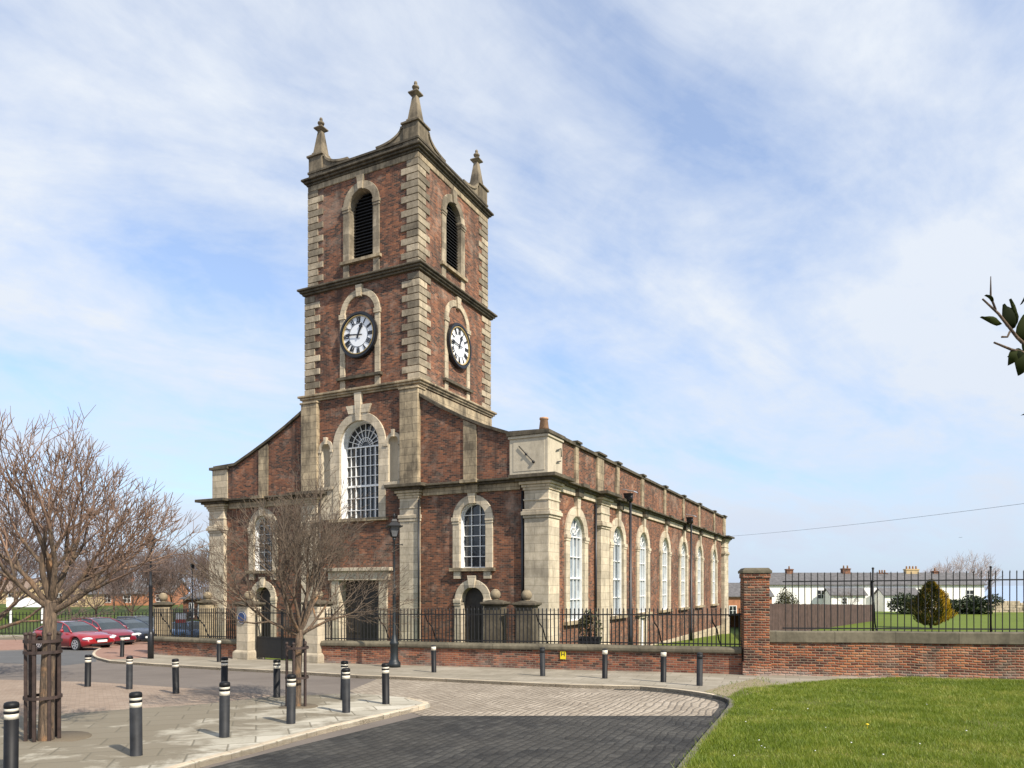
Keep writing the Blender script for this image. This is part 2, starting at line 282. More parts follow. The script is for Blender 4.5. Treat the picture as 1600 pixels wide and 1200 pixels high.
# ------------------------------------------------------------------ mesh helpers
class MB:
    def __init__(s): s.v = []; s.f = []; s.mi = []; s.sm = []
    def add(s, vs, fs, mi=0, smooth=False):
        o = len(s.v); s.v += [tuple(q) for q in vs]
        for f in fs: s.f.append(tuple(i+o for i in f)); s.mi.append(mi); s.sm.append(smooth)
    def box(s, a, b, mi=0):
        x0, y0, z0 = a; x1, y1, z1 = b
        s.add([(x0,y0,z0),(x1,y0,z0),(x1,y1,z0),(x0,y1,z0),(x0,y0,z1),(x1,y0,z1),(x1,y1,z1),(x0,y1,z1)],
              [(0,3,2,1),(4,5,6,7),(0,1,5,4),(1,2,6,5),(2,3,7,6),(3,0,4,7)], mi)
    def frus(s, cx, cy, z0, z1, h0, h1, mi=0, hy0=None, hy1=None):
        hy0 = h0 if hy0 is None else hy0; hy1 = h1 if hy1 is None else hy1
        s.add([(cx-h0,cy-hy0,z0),(cx+h0,cy-hy0,z0),(cx+h0,cy+hy0,z0),(cx-h0,cy+hy0,z0),(cx-h1,cy-hy1,z1),(cx+h1,cy-hy1,z1),(cx+h1,cy+hy1,z1),(cx-h1,cy+hy1,z1)],
              [(0,3,2,1),(4,5,6,7),(0,1,5,4),(1,2,6,5),(2,3,7,6),(3,0,4,7)], mi)
    def prism(s, poly, mp, d0, d1, mi=0):
        n = len(poly); vs = [mp(a, b, d0) for a, b in poly]+[mp(a, b, d1) for a, b in poly]
        s.add(vs, [tuple(range(n)), tuple(range(2*n-1, n-1, -1))]+[(i, (i+1) % n, (i+1) % n+n, i+n) for i in range(n)], mi)
    def ring(s, A, B, mp, d0, d1, mi=0, closed=False):
        n = len(A); vs = []
        for L, d in ((A, d0), (B, d0), (A, d1), (B, d1)): vs += [mp(a, b, d) for a, b in L]
        fs = []
        for i in range(n if closed else n-1):
            j = (i+1) % n
            fs += [(i, j, j+n, i+n), (i+2*n, i+3*n, j+3*n, j+2*n), (i, i+2*n, j+2*n, j), (i+n, j+n, j+3*n, i+3*n)]
        if not closed:
            fs += [(0, n, 3*n, 2*n), (n-1, 3*n-1, 4*n-1, 2*n-1)]
        s.add(vs, fs, mi)
    def sheet(s, outer, holes, mp, d=0., mi=0):
        loops = [[Vector((a, b, 0)) for a, b in L] for L in [outer]+holes]
        flat = [p for L in loops for p in L]
        s.add([mp(p.x, p.y, d) for p in flat], [tuple(t) for t in tessellate_polygon(loops)], mi)
    def tube(s, pts, rad, n=5, mi=0, cap=True, smooth=True):
        pts = [Vector(p) for p in pts]; k = len(pts)
        if not isinstance(rad, (list, tuple)): rad = [rad]*k
        vs = []; ref = None
        for i, p in enumerate(pts):
            d = (pts[min(i+1, k-1)]-pts[max(i-1, 0)])
            if d.length < 1e-9: d = Vector((0, 0, 1))
            d.normalize()
            if ref is None: ref = Vector((1, 0, 0)) if abs(d.x) < .8 else Vector((0, 1, 0))
            a = (ref-d*ref.dot(d))
            if a.length < 1e-4: a = Vector((0, 1, 0))-d*d.y
            a.normalize(); b = d.cross(a); ref = a
            for j in range(n):
                th = 2*math.pi*j/n; vs.append(p+(a*math.cos(th)+b*math.sin(th))*rad[i])
        fs = [(i*n+j, i*n+(j+1) % n, (i+1)*n+(j+1) % n, (i+1)*n+j) for i in range(k-1) for j in range(n)]
        if cap: fs += [tuple(range(n-1, -1, -1)), tuple(range((k-1)*n, k*n))]
        s.add(vs, fs, mi, smooth)
    def lathe(s, prof, c=(0, 0, 0), n=16, mi=0, smooth=True):
        vs = []; k = len(prof)
        for r, z in prof:
            for j in range(n): th = 2*math.pi*j/n; vs.append((c[0]+r*math.cos(th), c[1]+r*math.sin(th), c[2]+z))
        fs = [(i*n+j, i*n+(j+1) % n, (i+1)*n+(j+1) % n, (i+1)*n+j) for i in range(k-1) for j in range(n)]
        fs += [tuple(range(n-1, -1, -1)), tuple(range((k-1)*n, k*n))]
        s.add(vs, fs, mi, smooth)
    def ball(s, c, r, n=14, mi=0, sq=1.):
        s.lathe([(max(r*math.sin(math.pi*i/10), .002), -r*sq*math.cos(math.pi*i/10)) for i in range(11)], c, n, mi)
    def build(s, name, mats, parent=None, bevel=0., fix=True):
        me = bpy.data.meshes.new(name); me.from_pydata(s.v, [], s.f)
        mats = mats if isinstance(mats, (list, tuple)) else [mats]
        for m_ in mats: me.materials.append(m_)
        if len(mats) > 1: me.polygons.foreach_set('material_index', s.mi)
        me.polygons.foreach_set('use_smooth', s.sm)
        if fix and len(s.f) < 30000:
            bm = bmesh.new(); bm.from_mesh(me); bmesh.ops.recalc_face_normals(bm, faces=bm.faces); bm.to_mesh(me); bm.free()
        me.update()
        o = bpy.data.objects.new(name, me); COL.objects.link(o)
        if parent: o.parent = parent
        if bevel:
            b = o.modifiers.new('bevel', 'BEVEL'); b.width = bevel; b.segments = 1; b.limit_method = 'ANGLE'; b.angle_limit = R(40)
        return o
def tag(o, label=None, cat=None, group=None, kind=None):
    for k, v in (('label', label), ('category', cat), ('group', group), ('kind', kind)):
        if v: o[k] = v
    return o
def empty(name, loc, rz=0., label=None, cat=None, group=None):
    o = bpy.data.objects.new(name, None); COL.objects.link(o); o.location = loc; o.rotation_euler = (0, 0, rz); o.empty_display_size = .3
    return tag(o, label, cat, group)
def kids(o): return [c for c in COL.objects if c.parent == o]
def copy_tree(o, parent=None):
    ch = kids(o); c = o.copy(); COL.objects.link(c)
    if parent: c.parent = parent
    for q in ch: copy_tree(q, c)
    return c
def part(m, name, mat_, parent, bevel=0., label=None):
    o = m.build(name, mat_, parent, bevel)
    if label: o['label'] = label
    return o
def cyl_between(m, a, b, r, n=8, mi=0): m.tube([a, b], r, n, mi)
def icosa_leaf(m, c, size, rng, mi=0, aspect=.5):
    n = Vector((rng.gauss(0, 1), rng.gauss(0, 1), rng.gauss(0, 1))); n.normalize()
    u = n.orthogonal().normalized(); u = (Matrix.Rotation(rng.random()*6.28, 3, n) @ u); v = n.cross(u); c = Vector(c)
    m.add([c-u*size, c+v*size*aspect, c+u*size, c-v*size*aspect], [(0, 1, 2, 3)], mi)

# ------------------------------------------------------------------ ground and roads
def gmesh(name, poly, dz, mat_, zf=gz, kind='structure', step=0):
    m = MB(); m.sheet(poly, [], lambda a, b, d: (a, b, zf(a, b)+dz)); return tag(m.build(name, mat_, fix=False), kind=kind)
def slab(name, poly, h, mat_, low=.15):
    m = MB(); n = len(poly)
    m.sheet(poly, [], lambda a, b, d: (a, b, gz(a, b)+h))
    vs = [(a, b, gz(a, b)+h) for a, b in poly]+[(a, b, gz(a, b)-low) for a, b in poly]
    m.add(vs, [(i, (i+1) % n, (i+1) % n+n, i+n) for i in range(n)])
    return tag(m.build(name, mat_, fix=False), kind='structure')
def offs(line, w):                                          # offset polyline to its left by w
    out = []
    for i, p in enumerate(line):
        a = Vector(line[max(i-1, 0)]); b = Vector(line[min(i+1, len(line)-1)]); d = (b-a).normalized(); out.append((p[0]-d.y*w, p[1]+d.x*w))
    return out
def kerb(name, line, width, h, mat_, low=.15):
    L2 = offs(line, width); m = MB(); n = len(line); vs = []
    for L, q in ((line, h), (L2, h), (L2, -low), (line, -low)): vs += [(x, y, gz(x, y)+q) for x, y in L]
    fs = []
    for i in range(n-1):
        for a, b in ((0, 1), (1, 2), (2, 3), (3, 0)): fs.append((a*n+i, a*n+i+1, b*n+i+1, b*n+i))
    fs += [(0, n, 2*n, 3*n), (n-1, 2*n-1, 3*n-1, 4*n-1)]
    m.add(vs, fs); return tag(m.build(name, mat_, bevel=.02), kind='structure')
def smooth(line, it=2):
    for _ in range(it):
        o = [line[0]]
        for a, b in zip(line, line[1:]): o += [(a[0]*.75+b[0]*.25, a[1]*.75+b[1]*.25), (a[0]*.25+b[0]*.75, a[1]*.25+b[1]*.75)]
        line = o+[line[-1]]
    return line
P = lambda L: [at(*q) for q in L]
# base terrain: one sheet out to the sea
m = MB(); xs = [-3000, -400, -150, -60, 60, 150, 400, 3000]; ys = [-60, 0, 60, 120, 250, 400]
for j, y in enumerate(ys):
    for x in xs: m.v.append((x, y, gz(x, y)-.06))
for j in range(len(ys)-1):
    for i in range(len(xs)-1):
        k = j*len(xs)+i; m.f.append((k, k+1, k+1+len(xs), k+len(xs))); m.mi.append(0); m.sm.append(False)
tag(m.build('ground', M['earth'], fix=False), kind='structure')
m = MB(); m.add([(-40000, 380, -13.9), (40000, 380, -13.9), (40000, 50000, -13.9), (-40000, 50000, -13.9)], [(0, 1, 2, 3)])
tag(m.build('sea', M['sea'], fix=False), kind='structure')
FENCE = [(-17.6, 34.6), (-12.0, 31.35), (-11.35, 30.95), (-8.3, 29.2), (-7.7, 28.85), (7.7, 23.6)]
WALL_R = [(8.45, 23.4), (15.9, 21.8), (30.0, 18.8)]
# carriageways
gmesh('road', [(-70, -20), (6, -20), (12, 12), (9.5, 22), (-7, 33), (-20, 42), (-70, 60)], .0, M['asphalt'])
gmesh('side_road', P([(-300, 1034), (-300, 1022), (0, 1018), (90, 1014), (152, 1018), (150, 1034), (100, 1040), (0, 1036)]), .004, M['asphalt2'])
FARK = smooth([at(200, 1009), at(160, 1013), at(144, 1021), at(144, 1029), at(170, 1036)], 2)+P([(240, 1041), (340, 1047), (450, 1053), (560, 1060), (620, 1062), (700, 1066), (800, 1071), (890, 1075), (960, 1077)])+smooth(P([(1000, 1078), (1060, 1083), (1110, 1091), (1144, 1099), (1128, 1122), (1106, 1147)]), 2)+P([(1064, 1200), (1000, 1290), (930, 1420)])
ci = min(range(len(FARK)), key=lambda i: (FARK[i][0]-at(1144, 1099)[0])**2+(FARK[i][1]-at(1144, 1099)[1])**2)
pale = P([(590, 1061), (620, 1062), (700, 1066), (800, 1071), (890, 1075), (960, 1077), (1000, 1078), (1060, 1083), (1110, 1091), (1140, 1099), (1122, 1119), (660, 1119), (600, 1100), (545, 1080)])
gmesh('pale_cobbled_road', pale, .006, M['setts'])
gmesh('dark_cobbled_road', P([(1123, 1119), (1104, 1147), (1064, 1200), (1000, 1290), (930, 1420), (-200, 1420), (250, 1220), (420, 1177), (660, 1119)]), .008, M['darksetts'])
gmesh('brown_paving', P([(-300, 1068), (0, 1062), (150, 1066), (300, 1076), (420, 1086), (430, 1094), (320, 1106), (96, 1122), (-300, 1145)]), .005, M['blocks'])
slab('parking_bay', [(-75, 52), (-75, 40)]+P([(-120, 1022), (0, 1016), (90, 1013), (160, 1012)])+[(-19.5, 40), (-19, 55)], .012, M['redblocks'])
slab('bay_paving', P([(160, 1013), (146, 1020), (146, 1028), (170, 1034), (232, 1031), (240, 1022), (262, 1009), (205, 1007)]), .105, M['redblocks'])
# pavements with kerbs
tip = P([(672, 1106), (640, 1114), (600, 1124), (500, 1148), (400, 1176), (310, 1200), (200, 1233), (0, 1310)])
slab('flagstone_pavement', tip+P([(-400, 1310), (-400, 1150), (96, 1122), (320, 1106), (430, 1093), (560, 1089), (640, 1096)]), .09, M['flags'])
kerb('kerb', smooth(P([(640, 1096), (668, 1102), (672, 1106), (640, 1114)]), 1)+tip[2:], -.16, .097, M['kerb'])
far = FARK[:ci+1]
slab('fence_pavement', [far[k] for k in range(len(far)) if k > 10]+[at(1180, 1083), at(1300, 1066), (15.9, 21.5), (15.9, 22.2), (8.3, 23.8), (-8, 29.2), (-17.6, 35.0), (-19, 37)], .10, M['greyflags'])
kerb('kerb', FARK[:ci-2], .15, .108, M['kerb'])
kerb('kerb', FARK[ci-3:], .14, .104, M['darkkerb'])
gmesh('gutter', FARK[ci-14:]+offs(FARK[ci-14:], -.22)[::-1], .013, M['darksetts'])
slab('dirt_verge', P([(1100, 1086), (1144, 1097), (1152, 1096), (1220, 1078), (1180, 1066), (1140, 1075)]), .107, M['dirt'])
LAWN = FARK[ci-1:]+[(3, -5), (40, -5), (40, 16.5), (30.0, 18.6), (15.9, 21.5)]+P([(1390, 1064), (1310, 1067), (1230, 1075), (1165, 1083)])
LAWN = [(x+.1 if i < 14 else x, y) for i, (x, y) in enumerate(LAWN)]
slab('lawn_ground', LAWN, .095, M['soil'])
m = MB(); c = at(77, 1163); m.lathe([(.02, .0), (.6, .0), (.62, -.05)], (c[0], c[1], gz(*c)+.099), 20); tag(m.build('tree_pit', M['earth']), kind='structure')
m = MB(); c = at(466, 1111); m.lathe([(.02, .0), (.42, .0), (.44, -.05)], (c[0], c[1], gz(*c)+.099), 20); tag(m.build('tree_pit', M['earth']), kind='structure')

# churchyard and far lawns
def zlawn(x, y): return -.3 if y < 68 else -.3-(y-68)*.055
gmesh('churchyard_lawn', [(-17.5, 35.2), (-7.9, 29.5), (7.9, 24.0), (8.6, 23.9), (9.5, 26), (20, 45), (32, 66), (40, 110), (0, 110), (-60, 110)], .03, M['lawnfar'])
m = MB(); g0 = [(8.9, 23.75), (16, 22.2), (40, 17)]
rows = [[(8.9, 23.75), (16, 22.2), (45, 15.8)], [(14.5, 40), (30, 40), (80, 40)], [(23.5, 68), (50, 68), (140, 68)], [(34, 130), (90, 130), (220, 130)]]
for r in rows: m.v += [(x, y, zlawn(x, y)) for x, y in r]
for j in range(3):
    for i in range(2): k = j*3+i; m.f.append((k, k+1, k+4, k+3)); m.mi.append(0); m.sm.append(False)
m.add([(8.9, 23.75, -.3), (14.5, 40, -.3), (23.5, 68, -.3), (23.5, 68, -4), (14.5, 40, -3), (8.9, 23.75, -2)], [(0, 1, 4, 5), (1, 2, 3, 4)])
tag(m.build('far_lawn', M['lawnfar'], fix=False), kind='structure')
def zpark(x, y): return -2.35+(min(y, 100)-66)*.030
m = MB()
for y in (58, 66, 100, 170):
    for x in (-160, -60, -22): m.v.append((x, y, zpark(x, y)))
for j in range(3):
    for i in range(2): k = j*3+i; m.f.append((k, k+1, k+4, k+3)); m.mi.append(0); m.sm.append(False)
tag(m.build('park_ground', M['parkgrass'], fix=False), kind='structure')
m = MB(); c = (atY(15, 84), 84)
prof = [(9.5*math.sin(a), 2.6*(math.cos(a))-.6) for a in [i*math.pi/2/8 for i in range(8, 0, -1)]]
m.lathe(prof, (c[0]-4, c[1], zpark(*c)-.1), 28); tag(m.build('grass_mound', M['parkgrass']), kind='structure')
slab('far_footpath', [(-80, 60), (-80, 64), (-23, 64), (-23, 60)], .05, M['greyflags'])

# ------------------------------------------------------------------ the church
TH = math.atan2(.447, .894)
CH = empty('church', (-4.35, 33.0, -1.2), -TH, 'red brick church with pale stone trim, tall square clock tower and arched windows', 'church')
fm = lambda a, z, d: (a, d, z)                               # west front: a = along, d = depth inwards
def fmo(off): return lambda a, z, d: (a, d+off, z)
def sm_(u): return lambda a, z, d: (u-d, a, z)               # south faces
def arch(c, h, zb, zs, n=18):
    return [(c-h, zb), (c-h, zs)]+[(c-h*math.cos(math.pi*i/n), zs+h*math.sin(math.pi*i/n)) for i in range(1, n)]+[(c+h, zs), (c+h, zb)]
NL, NR, NE = -13.6, 6.5, 43.2                                 # nave: left, right, east end
TL, TR = -7.05, 0.0; TC = -3.5
BIG = dict(c=TC, h=1.2, o=1.62, zb=6.7, zs=10.3, d=.5)
SMALL = [dict(c=q, h=.67, o=1.03, zb=4.2, zs=6.45, d=.30) for q in (2.9, -9.9)]
DOORS = [dict(c=q, h=.58, o=.93, zb=-.6, zs=2.75, d=.35) for q in (2.9, -9.9)]
SIDE = [dict(c=q, h=.95, o=1.42, zb=1.75, zs=5.7, d=.17) for q in (3.45, 9.65, 14.6, 19.95, 25.4, 31.1, 37.45)]
hole = lambda q, k=.45: arch(q['c'], q['h']*(1-k)+q['o']*k, q['zb']-.02, q['zs'])
# walls
m = MB()
rake = [(NR-.05, 9.95), (4.77, 10.0), (3.6, 10.42), (2.43, 10.94), (1.2, 11.58), (0.0, 12.3), (TL, 12.3), (-8.3, 11.6), (-9.5, 11.0), (-10.7, 10.45), (-11.95, 9.92), (NL+.05, 9.85)]
m.sheet([(NL, -2.5), (NR, -2.5)]+rake, [hole(BIG)]+[hole(q) for q in SMALL]+[hole(q) for q in DOORS]+[[(-4.75, -.6), (-2.25, -.6), (-2.25, 3.65), (-4.75, 3.65)]]+[arch(q, .30, 8.34, 10.25) for q in (-5.58, -1.43)], fm)
m.sheet([(0, -4), (NE, -4), (NE, 9.95), (0, 9.95)], [hole(q) for q in SIDE]+[[(13.95, -.6), (15.25, -.6), (15.25, 1.45), (13.95, 1.45)]], sm_(NR))
m.add([(NL, 0, -4), (NL, NE, -4), (NL, NE, 9.9), (NL, 0, 9.9)], [(0, 1, 2, 3)]); m.add([(NL, NE, -4), (NR, NE, -4), (NR, NE, 9.95), (NL, NE, 9.9)], [(0, 1, 2, 3)])
m.add([(NR-.35, 0.3, 8.9), (NR-.35, NE-.3, 8.9), (NR-.35, NE-.3, 9.95), (NR-.35, .3, 9.95)], [(0, 1, 2, 3)])
nave = part(m, 'nave_wall', M['brick'], CH)
m = MB()   # the tower stages
B1 = dict(c=TC, h=.73, o=1.11, zb=19.5, zs=22.2, d=.45)
x0, x1, y0, y1 = TL, TR, .0, 7.1
m.add([(x0, -.004, 12.0), (x1, -.004, 12.0), (x1, -.004, 12.95), (x0, -.004, 12.95)], [(0, 1, 2, 3)])
m.add([(x1, 0, 8.5), (x1, y1, 8.5), (x1, y1, 12.95), (x1, 0, 12.95)], [(0, 1, 2, 3)]); m.add([(x0, 0, 8.5), (x0, y1, 8.5), (x0, y1, 12.95), (x0, 0, 12.95)], [(0, 1, 2, 3)]); m.add([(x0, y1, 8.5), (x1, y1, 8.5), (x1, y1, 12.95), (x0, y1, 12.95)], [(0, 1, 2, 3)])
m.box((x0+.05, .05, 13.0), (x1-.05, y1-.05, 18.4))
a0, a1, b0, b1 = x0+.17, x1-.17, .15, y1-.17
m.sheet([(a0, 18.3), (a1, 18.3), (a1, 24.0), (a0, 24.0)], [hole(B1)], fmo(b0))
B2 = dict(B1, c=3.3, d=.26)
m.sheet([(b0, 18.3), (b1, 18.3), (b1, 24.0), (b0, 24.0)], [hole(B2)], sm_(a1))
m.add([(a0, b0, 18.3), (a0, b1, 18.3), (a0, b1, 24), (a0, b0, 24)], [(0, 1, 2, 3)]); m.add([(a0, b1, 18.3), (a1, b1, 18.3), (a1, b1, 24), (a0, b1, 24)], [(0, 1, 2, 3)])
tower = part(m, 'tower_wall', M['brick'], CH)
m = MB(); m.box((a0+.6, b0+.6, 18.6), (a1-.6, b1-.6, 23.9)); part(m, 'belfry_interior', M['void'], CH)
m = MB(); m.box((NL+.5, .9, -2), (NR-.9, 6.5, 8.5)); m.box((TL+.8, .8, 5), (TR-.8, 6.5, 12.5)); m.box((NL+.5, 7, -2), (NR-1.0, NE-1, 8.2)); part(m, 'interior', M['void'], CH)
# roof behind the parapets
m = MB(); m.add([(NR-.35, .3, 9.2), (0, .3, 12.1), (TL, .3, 12.1), (NL+.3, .3, 9.1), (NR-.35, NE-.3, 9.2), (-2.5, NE-6, 10.3), (-4.6, NE-6, 10.3), (NL+.3, NE-.3, 9.1), (-1.5, 9, 11.0), (-5.5, 9, 11.0)],
                [(0, 4, 5, 8, 1), (3, 2, 9, 6, 7), (1, 8, 9, 2), (8, 5, 6, 9), (4, 7, 6, 5)])
part(m, 'roof', M['lead'], CH)

def surround(q, mp, proj=.07, key=.45, keyz=None, impost=True, legs=0., sill=True, par=None, name='window_surround', mt='stone'):
    s_ = MB(); A = arch(q['c'], q['h'], q['zb'], q['zs']); Bq = arch(q['c'], q['o'], q['zb'], q['zs'])
    s_.ring(A, Bq, mp, -proj, q['d']+.02)
    c, h, o, zs, zb = q['c'], q['h'], q['o'], q['zs'], q['zb']
    kz = keyz if keyz else zs+o+.15
    s_.prism([(c-.13, zs+h-.03), (c+.13, zs+h-.03), (c+.22, kz), (c-.22, kz)], mp, -proj-.09, .05)
    if impost:
        for a, b in ((c-o-.05, c-h+.0), (c+h, c+o+.05)): s_.prism([(a, zs-.14), (b, zs-.14), (b, zs+.04), (a, zs+.04)], mp, -proj-.06, q['d']*.6)
        for a, b in ((c-o-.03, c-h+.0), (c+h, c+o+.03)): s_.prism([(a, zs-.26), (b, zs-.26), (b, zs-.142), (a, zs-.142)], mp, -proj-.03, q['d']*.6)
    if legs:
        for a in (c-o, c+h+.02): s_.prism([(a, zb-legs), (a+(o-h)-.02, zb-legs), (a+(o-h)-.02, zb-.15), (a, zb-.15)], mp, -proj, .05)
    r = part(s_, name, M[mt], par, bevel=.012)
    if sill:
        s2 = MB(); s2.prism([(c-o-.12, zb-.15), (c+o+.12, zb-.15), (c+o+.12, zb), (c-o-.12, zb)], mp, -proj-.12, q['d']); part(s2, 'sill', M['grimestone' if mt != 'stone' else mt], par)
    return r
def glaze(q, mp, nv, hz, fan, glass, fr=.05, bar=.015, thick=None):
    """white glazed window, a part of the church with its pane, surround and sill as sub-parts"""
    c, h, zb, zs, d = q['c'], q['h'], q['zb'], q['zs'], q['d']
    f_ = MB(); f_.ring(arch(c, h-fr, zb+fr, zs), arch(c, h+.02, zb, zs), mp, d-.07, d+.03)
    f_.prism([(c-h, zb), (c+h, zb), (c+h, zb+fr), (c-h, zb+fr)], mp, d-.075, d+.03)
    for i in range(1, nv):
        a = -h+2*h*i/nv; top = zs if fan else zs+math.sqrt(max(h*h-a*a, 0))-.03
        wv = bar*(1.9 if thick and i in thick else 1)
        f_.prism([(c+a-wv, zb+.05), (c+a+wv, zb+.05), (c+a+wv, top), (c+a-wv, top)], mp, d-.05, d+.01)
    for z, k in hz:
        e = h-.03 if z <= zs else math.sqrt(max(h*h-(z-zs)**2, 0.01))-.02
        f_.prism([(c-e, z-bar*k), (c+e, z-bar*k), (c+e, z+bar*k), (c-e, z+bar*k)], mp, d-.052-.01*k, d+.008)
    if fan:
        f_.prism([(c-h+.03, zs-.035), (c+h-.03, zs-.035), (c+h-.03, zs+.03), (c-h+.03, zs+.03)], mp, d-.063, d+.005)
        for rr in fan[1]:
            f_.ring([(c-(rr-bar)*math.cos(math.pi*i/16), zs+(rr-bar)*math.sin(math.pi*i/16)) for i in range(17)], [(c-(rr+bar)*math.cos(math.pi*i/16), zs+(rr+bar)*math.sin(math.pi*i/16)) for i in range(17)], mp, d-.05, d+.004)
        for i in range(1, fan[0]):
            th = math.pi*i/fan[0]; cs, sn = math.cos(th), math.sin(th); r0, r1 = fan[2], h-.03
            px_, pz_ = sn*bar*.9, -cs*bar*.9
            f_.prism([(c+cs*r0+px_, zs+sn*r0+pz_), (c+cs*r1+px_, zs+sn*r1+pz_), (c+cs*r1-px_, zs+sn*r1-pz_), (c+cs*r0-px_, zs+sn*r0-pz_)], mp, d-.048, d+.002)
    f_.ring(arch(c, h-.03, zb+.001, zs), arch(c, h+.01, zb, zs), mp, .05, d-.06)
    wn = part(f_, 'window', M['white'], CH)
    g_ = MB(); g_.prism(arch(c, h-.02, zb+.02, zs), mp, d+.034, d+.06); part(g_, 'pane', M[glass], wn)
    return wn
wn = glaze(BIG, fm, 8, [(7.15, 1), (7.75, 1), (8.35, 3), (8.85, 1), (9.35, 1), (9.85, 1)], (10, (.45, .82), .25), 'glass', bar=.016, thick=(2, 4, 6))
surround(BIG, fm, .09, keyz=12.85, impost=False, sill=True, par=wn, mt='ashlar')
m = MB(); m.prism([(TC-.75, 12.25), (TC+.75, 12.25), (TC+.6, 11.85), (TC-.6, 11.85)], fm, -.13, .02); part(m, 'keystone', M['ashlar'], wn)
for q in SMALL:
    wn = glaze(q, fm, 3, [(4.72+i*.47, 1) for i in range(5)], None, 'glass'); surround(q, fm, .08, keyz=7.62, par=wn, mt='ashlar')
    for a in (-.95, .6): m = MB(); m.box((q['c']+a, -.12, 3.72), (q['c']+a+.35, .02, 4.04)); part(m, 'sill_bracket', M['ashlar'], wn)
for i, q in enumerate(SIDE):
    wn = glaze(q, sm_(NR), 4, [(2.75, 1), (3.75, 2), (4.75, 1)], (6, (.45,), .2), 'skyglass', bar=.022); surround(q, sm_(NR), .1, keyz=7.64, par=wn, mt='ashlar')
for q in DOORS:
    m = MB(); m.prism(arch(q['c'], q['h']-.01, q['zb'], q['zs']), fm, .28, .34)
    for i in range(4): m.box((q['c']-.5+i*.26, .25, 0.1), (q['c']-.5+i*.26+.2, .28, 2.5))
    dr = part(m, 'side_door', M['door'], CH); surround(q, fm, .08, keyz=3.85, par=dr, sill=False, name='door_surround', mt='ashlar')
m = MB(); m.box((-4.75, .45, -.6), (-2.25, .52, 3.65))
for i in range(2):
    for k in range(3): m.box((-4.65+i*1.25, .42, -.2+k*1.25), (-3.6+i*1.25, .449, .9+k*1.25))
dr = part(m, 'main_door', M['door'], CH)
m = MB(); m.box((-5.2, -.1, -.6), (-4.72, .5, 3.7)); m.box((-2.28, -.1, -.6), (-1.8, .5, 3.7)); m.box((-5.35, -.18, 3.66), (-1.65, .5, 4.1)); m.box((-5.5, -.32, 4.103), (-1.5, .3, 4.28)); part(m, 'door_surround', M['ashlar'], dr, .012)
m = MB(); m.box((14.0-.0, 0, 0), (0, 0, 0)) if False else None
m = MB(); m.box((NR-.2, 13.97, -.7), (NR-.12, 15.23, 1.43)); m.box((NR-.12, 14.05, -.6), (NR-.1, 14.55, 1.3)); m.box((NR-.12, 14.65, -.6), (NR-.1, 15.15, 1.3)); dr = part(m, 'white_side_door', M['white'], CH)
m = MB(); m.box((NR-.2, 13.75, -.8), (NR+.06, 13.96, 1.44)); m.box((NR-.2, 15.24, -.8), (NR+.06, 15.45, 1.44)); m.box((NR-.2, 13.7, 1.442), (NR+.1, 15.5, 1.62)); part(m, 'door_surround', M['ashlar'], dr)
# belfry openings with louvres
for q, mp in ((B1, fmo(b0)), (B2, sm_(a1))):
    m = MB(); n = 21; c, h = q['c'], q['h']
    for i in range(n):
        z = q['zb']+.08+i*.16; e = h-.01 if z+.1 < q['zs'] else math.sqrt(max(h*h-(z+.12-q['zs'])**2, .01))-.01
        if e < .15: continue
        dd = q['d']; A = [mp(c-e, z, dd-.15), mp(c+e, z, dd-.15), mp(c+e, z+.13, dd), mp(c-e, z+.13, dd)]
        m.add(A+[(Vector(p)+Vector((0, 0, .025))) for p in A], [(0, 1, 2, 3), (4, 5, 6, 7), (0, 1, 5, 4), (2, 3, 7, 6)])
    lv = part(m, 'louvres', M['louvre'], CH)
    surround(q, mp, .07, keyz=23.58, legs=.85, par=lv, name='belfry_surround', mt='quoin')
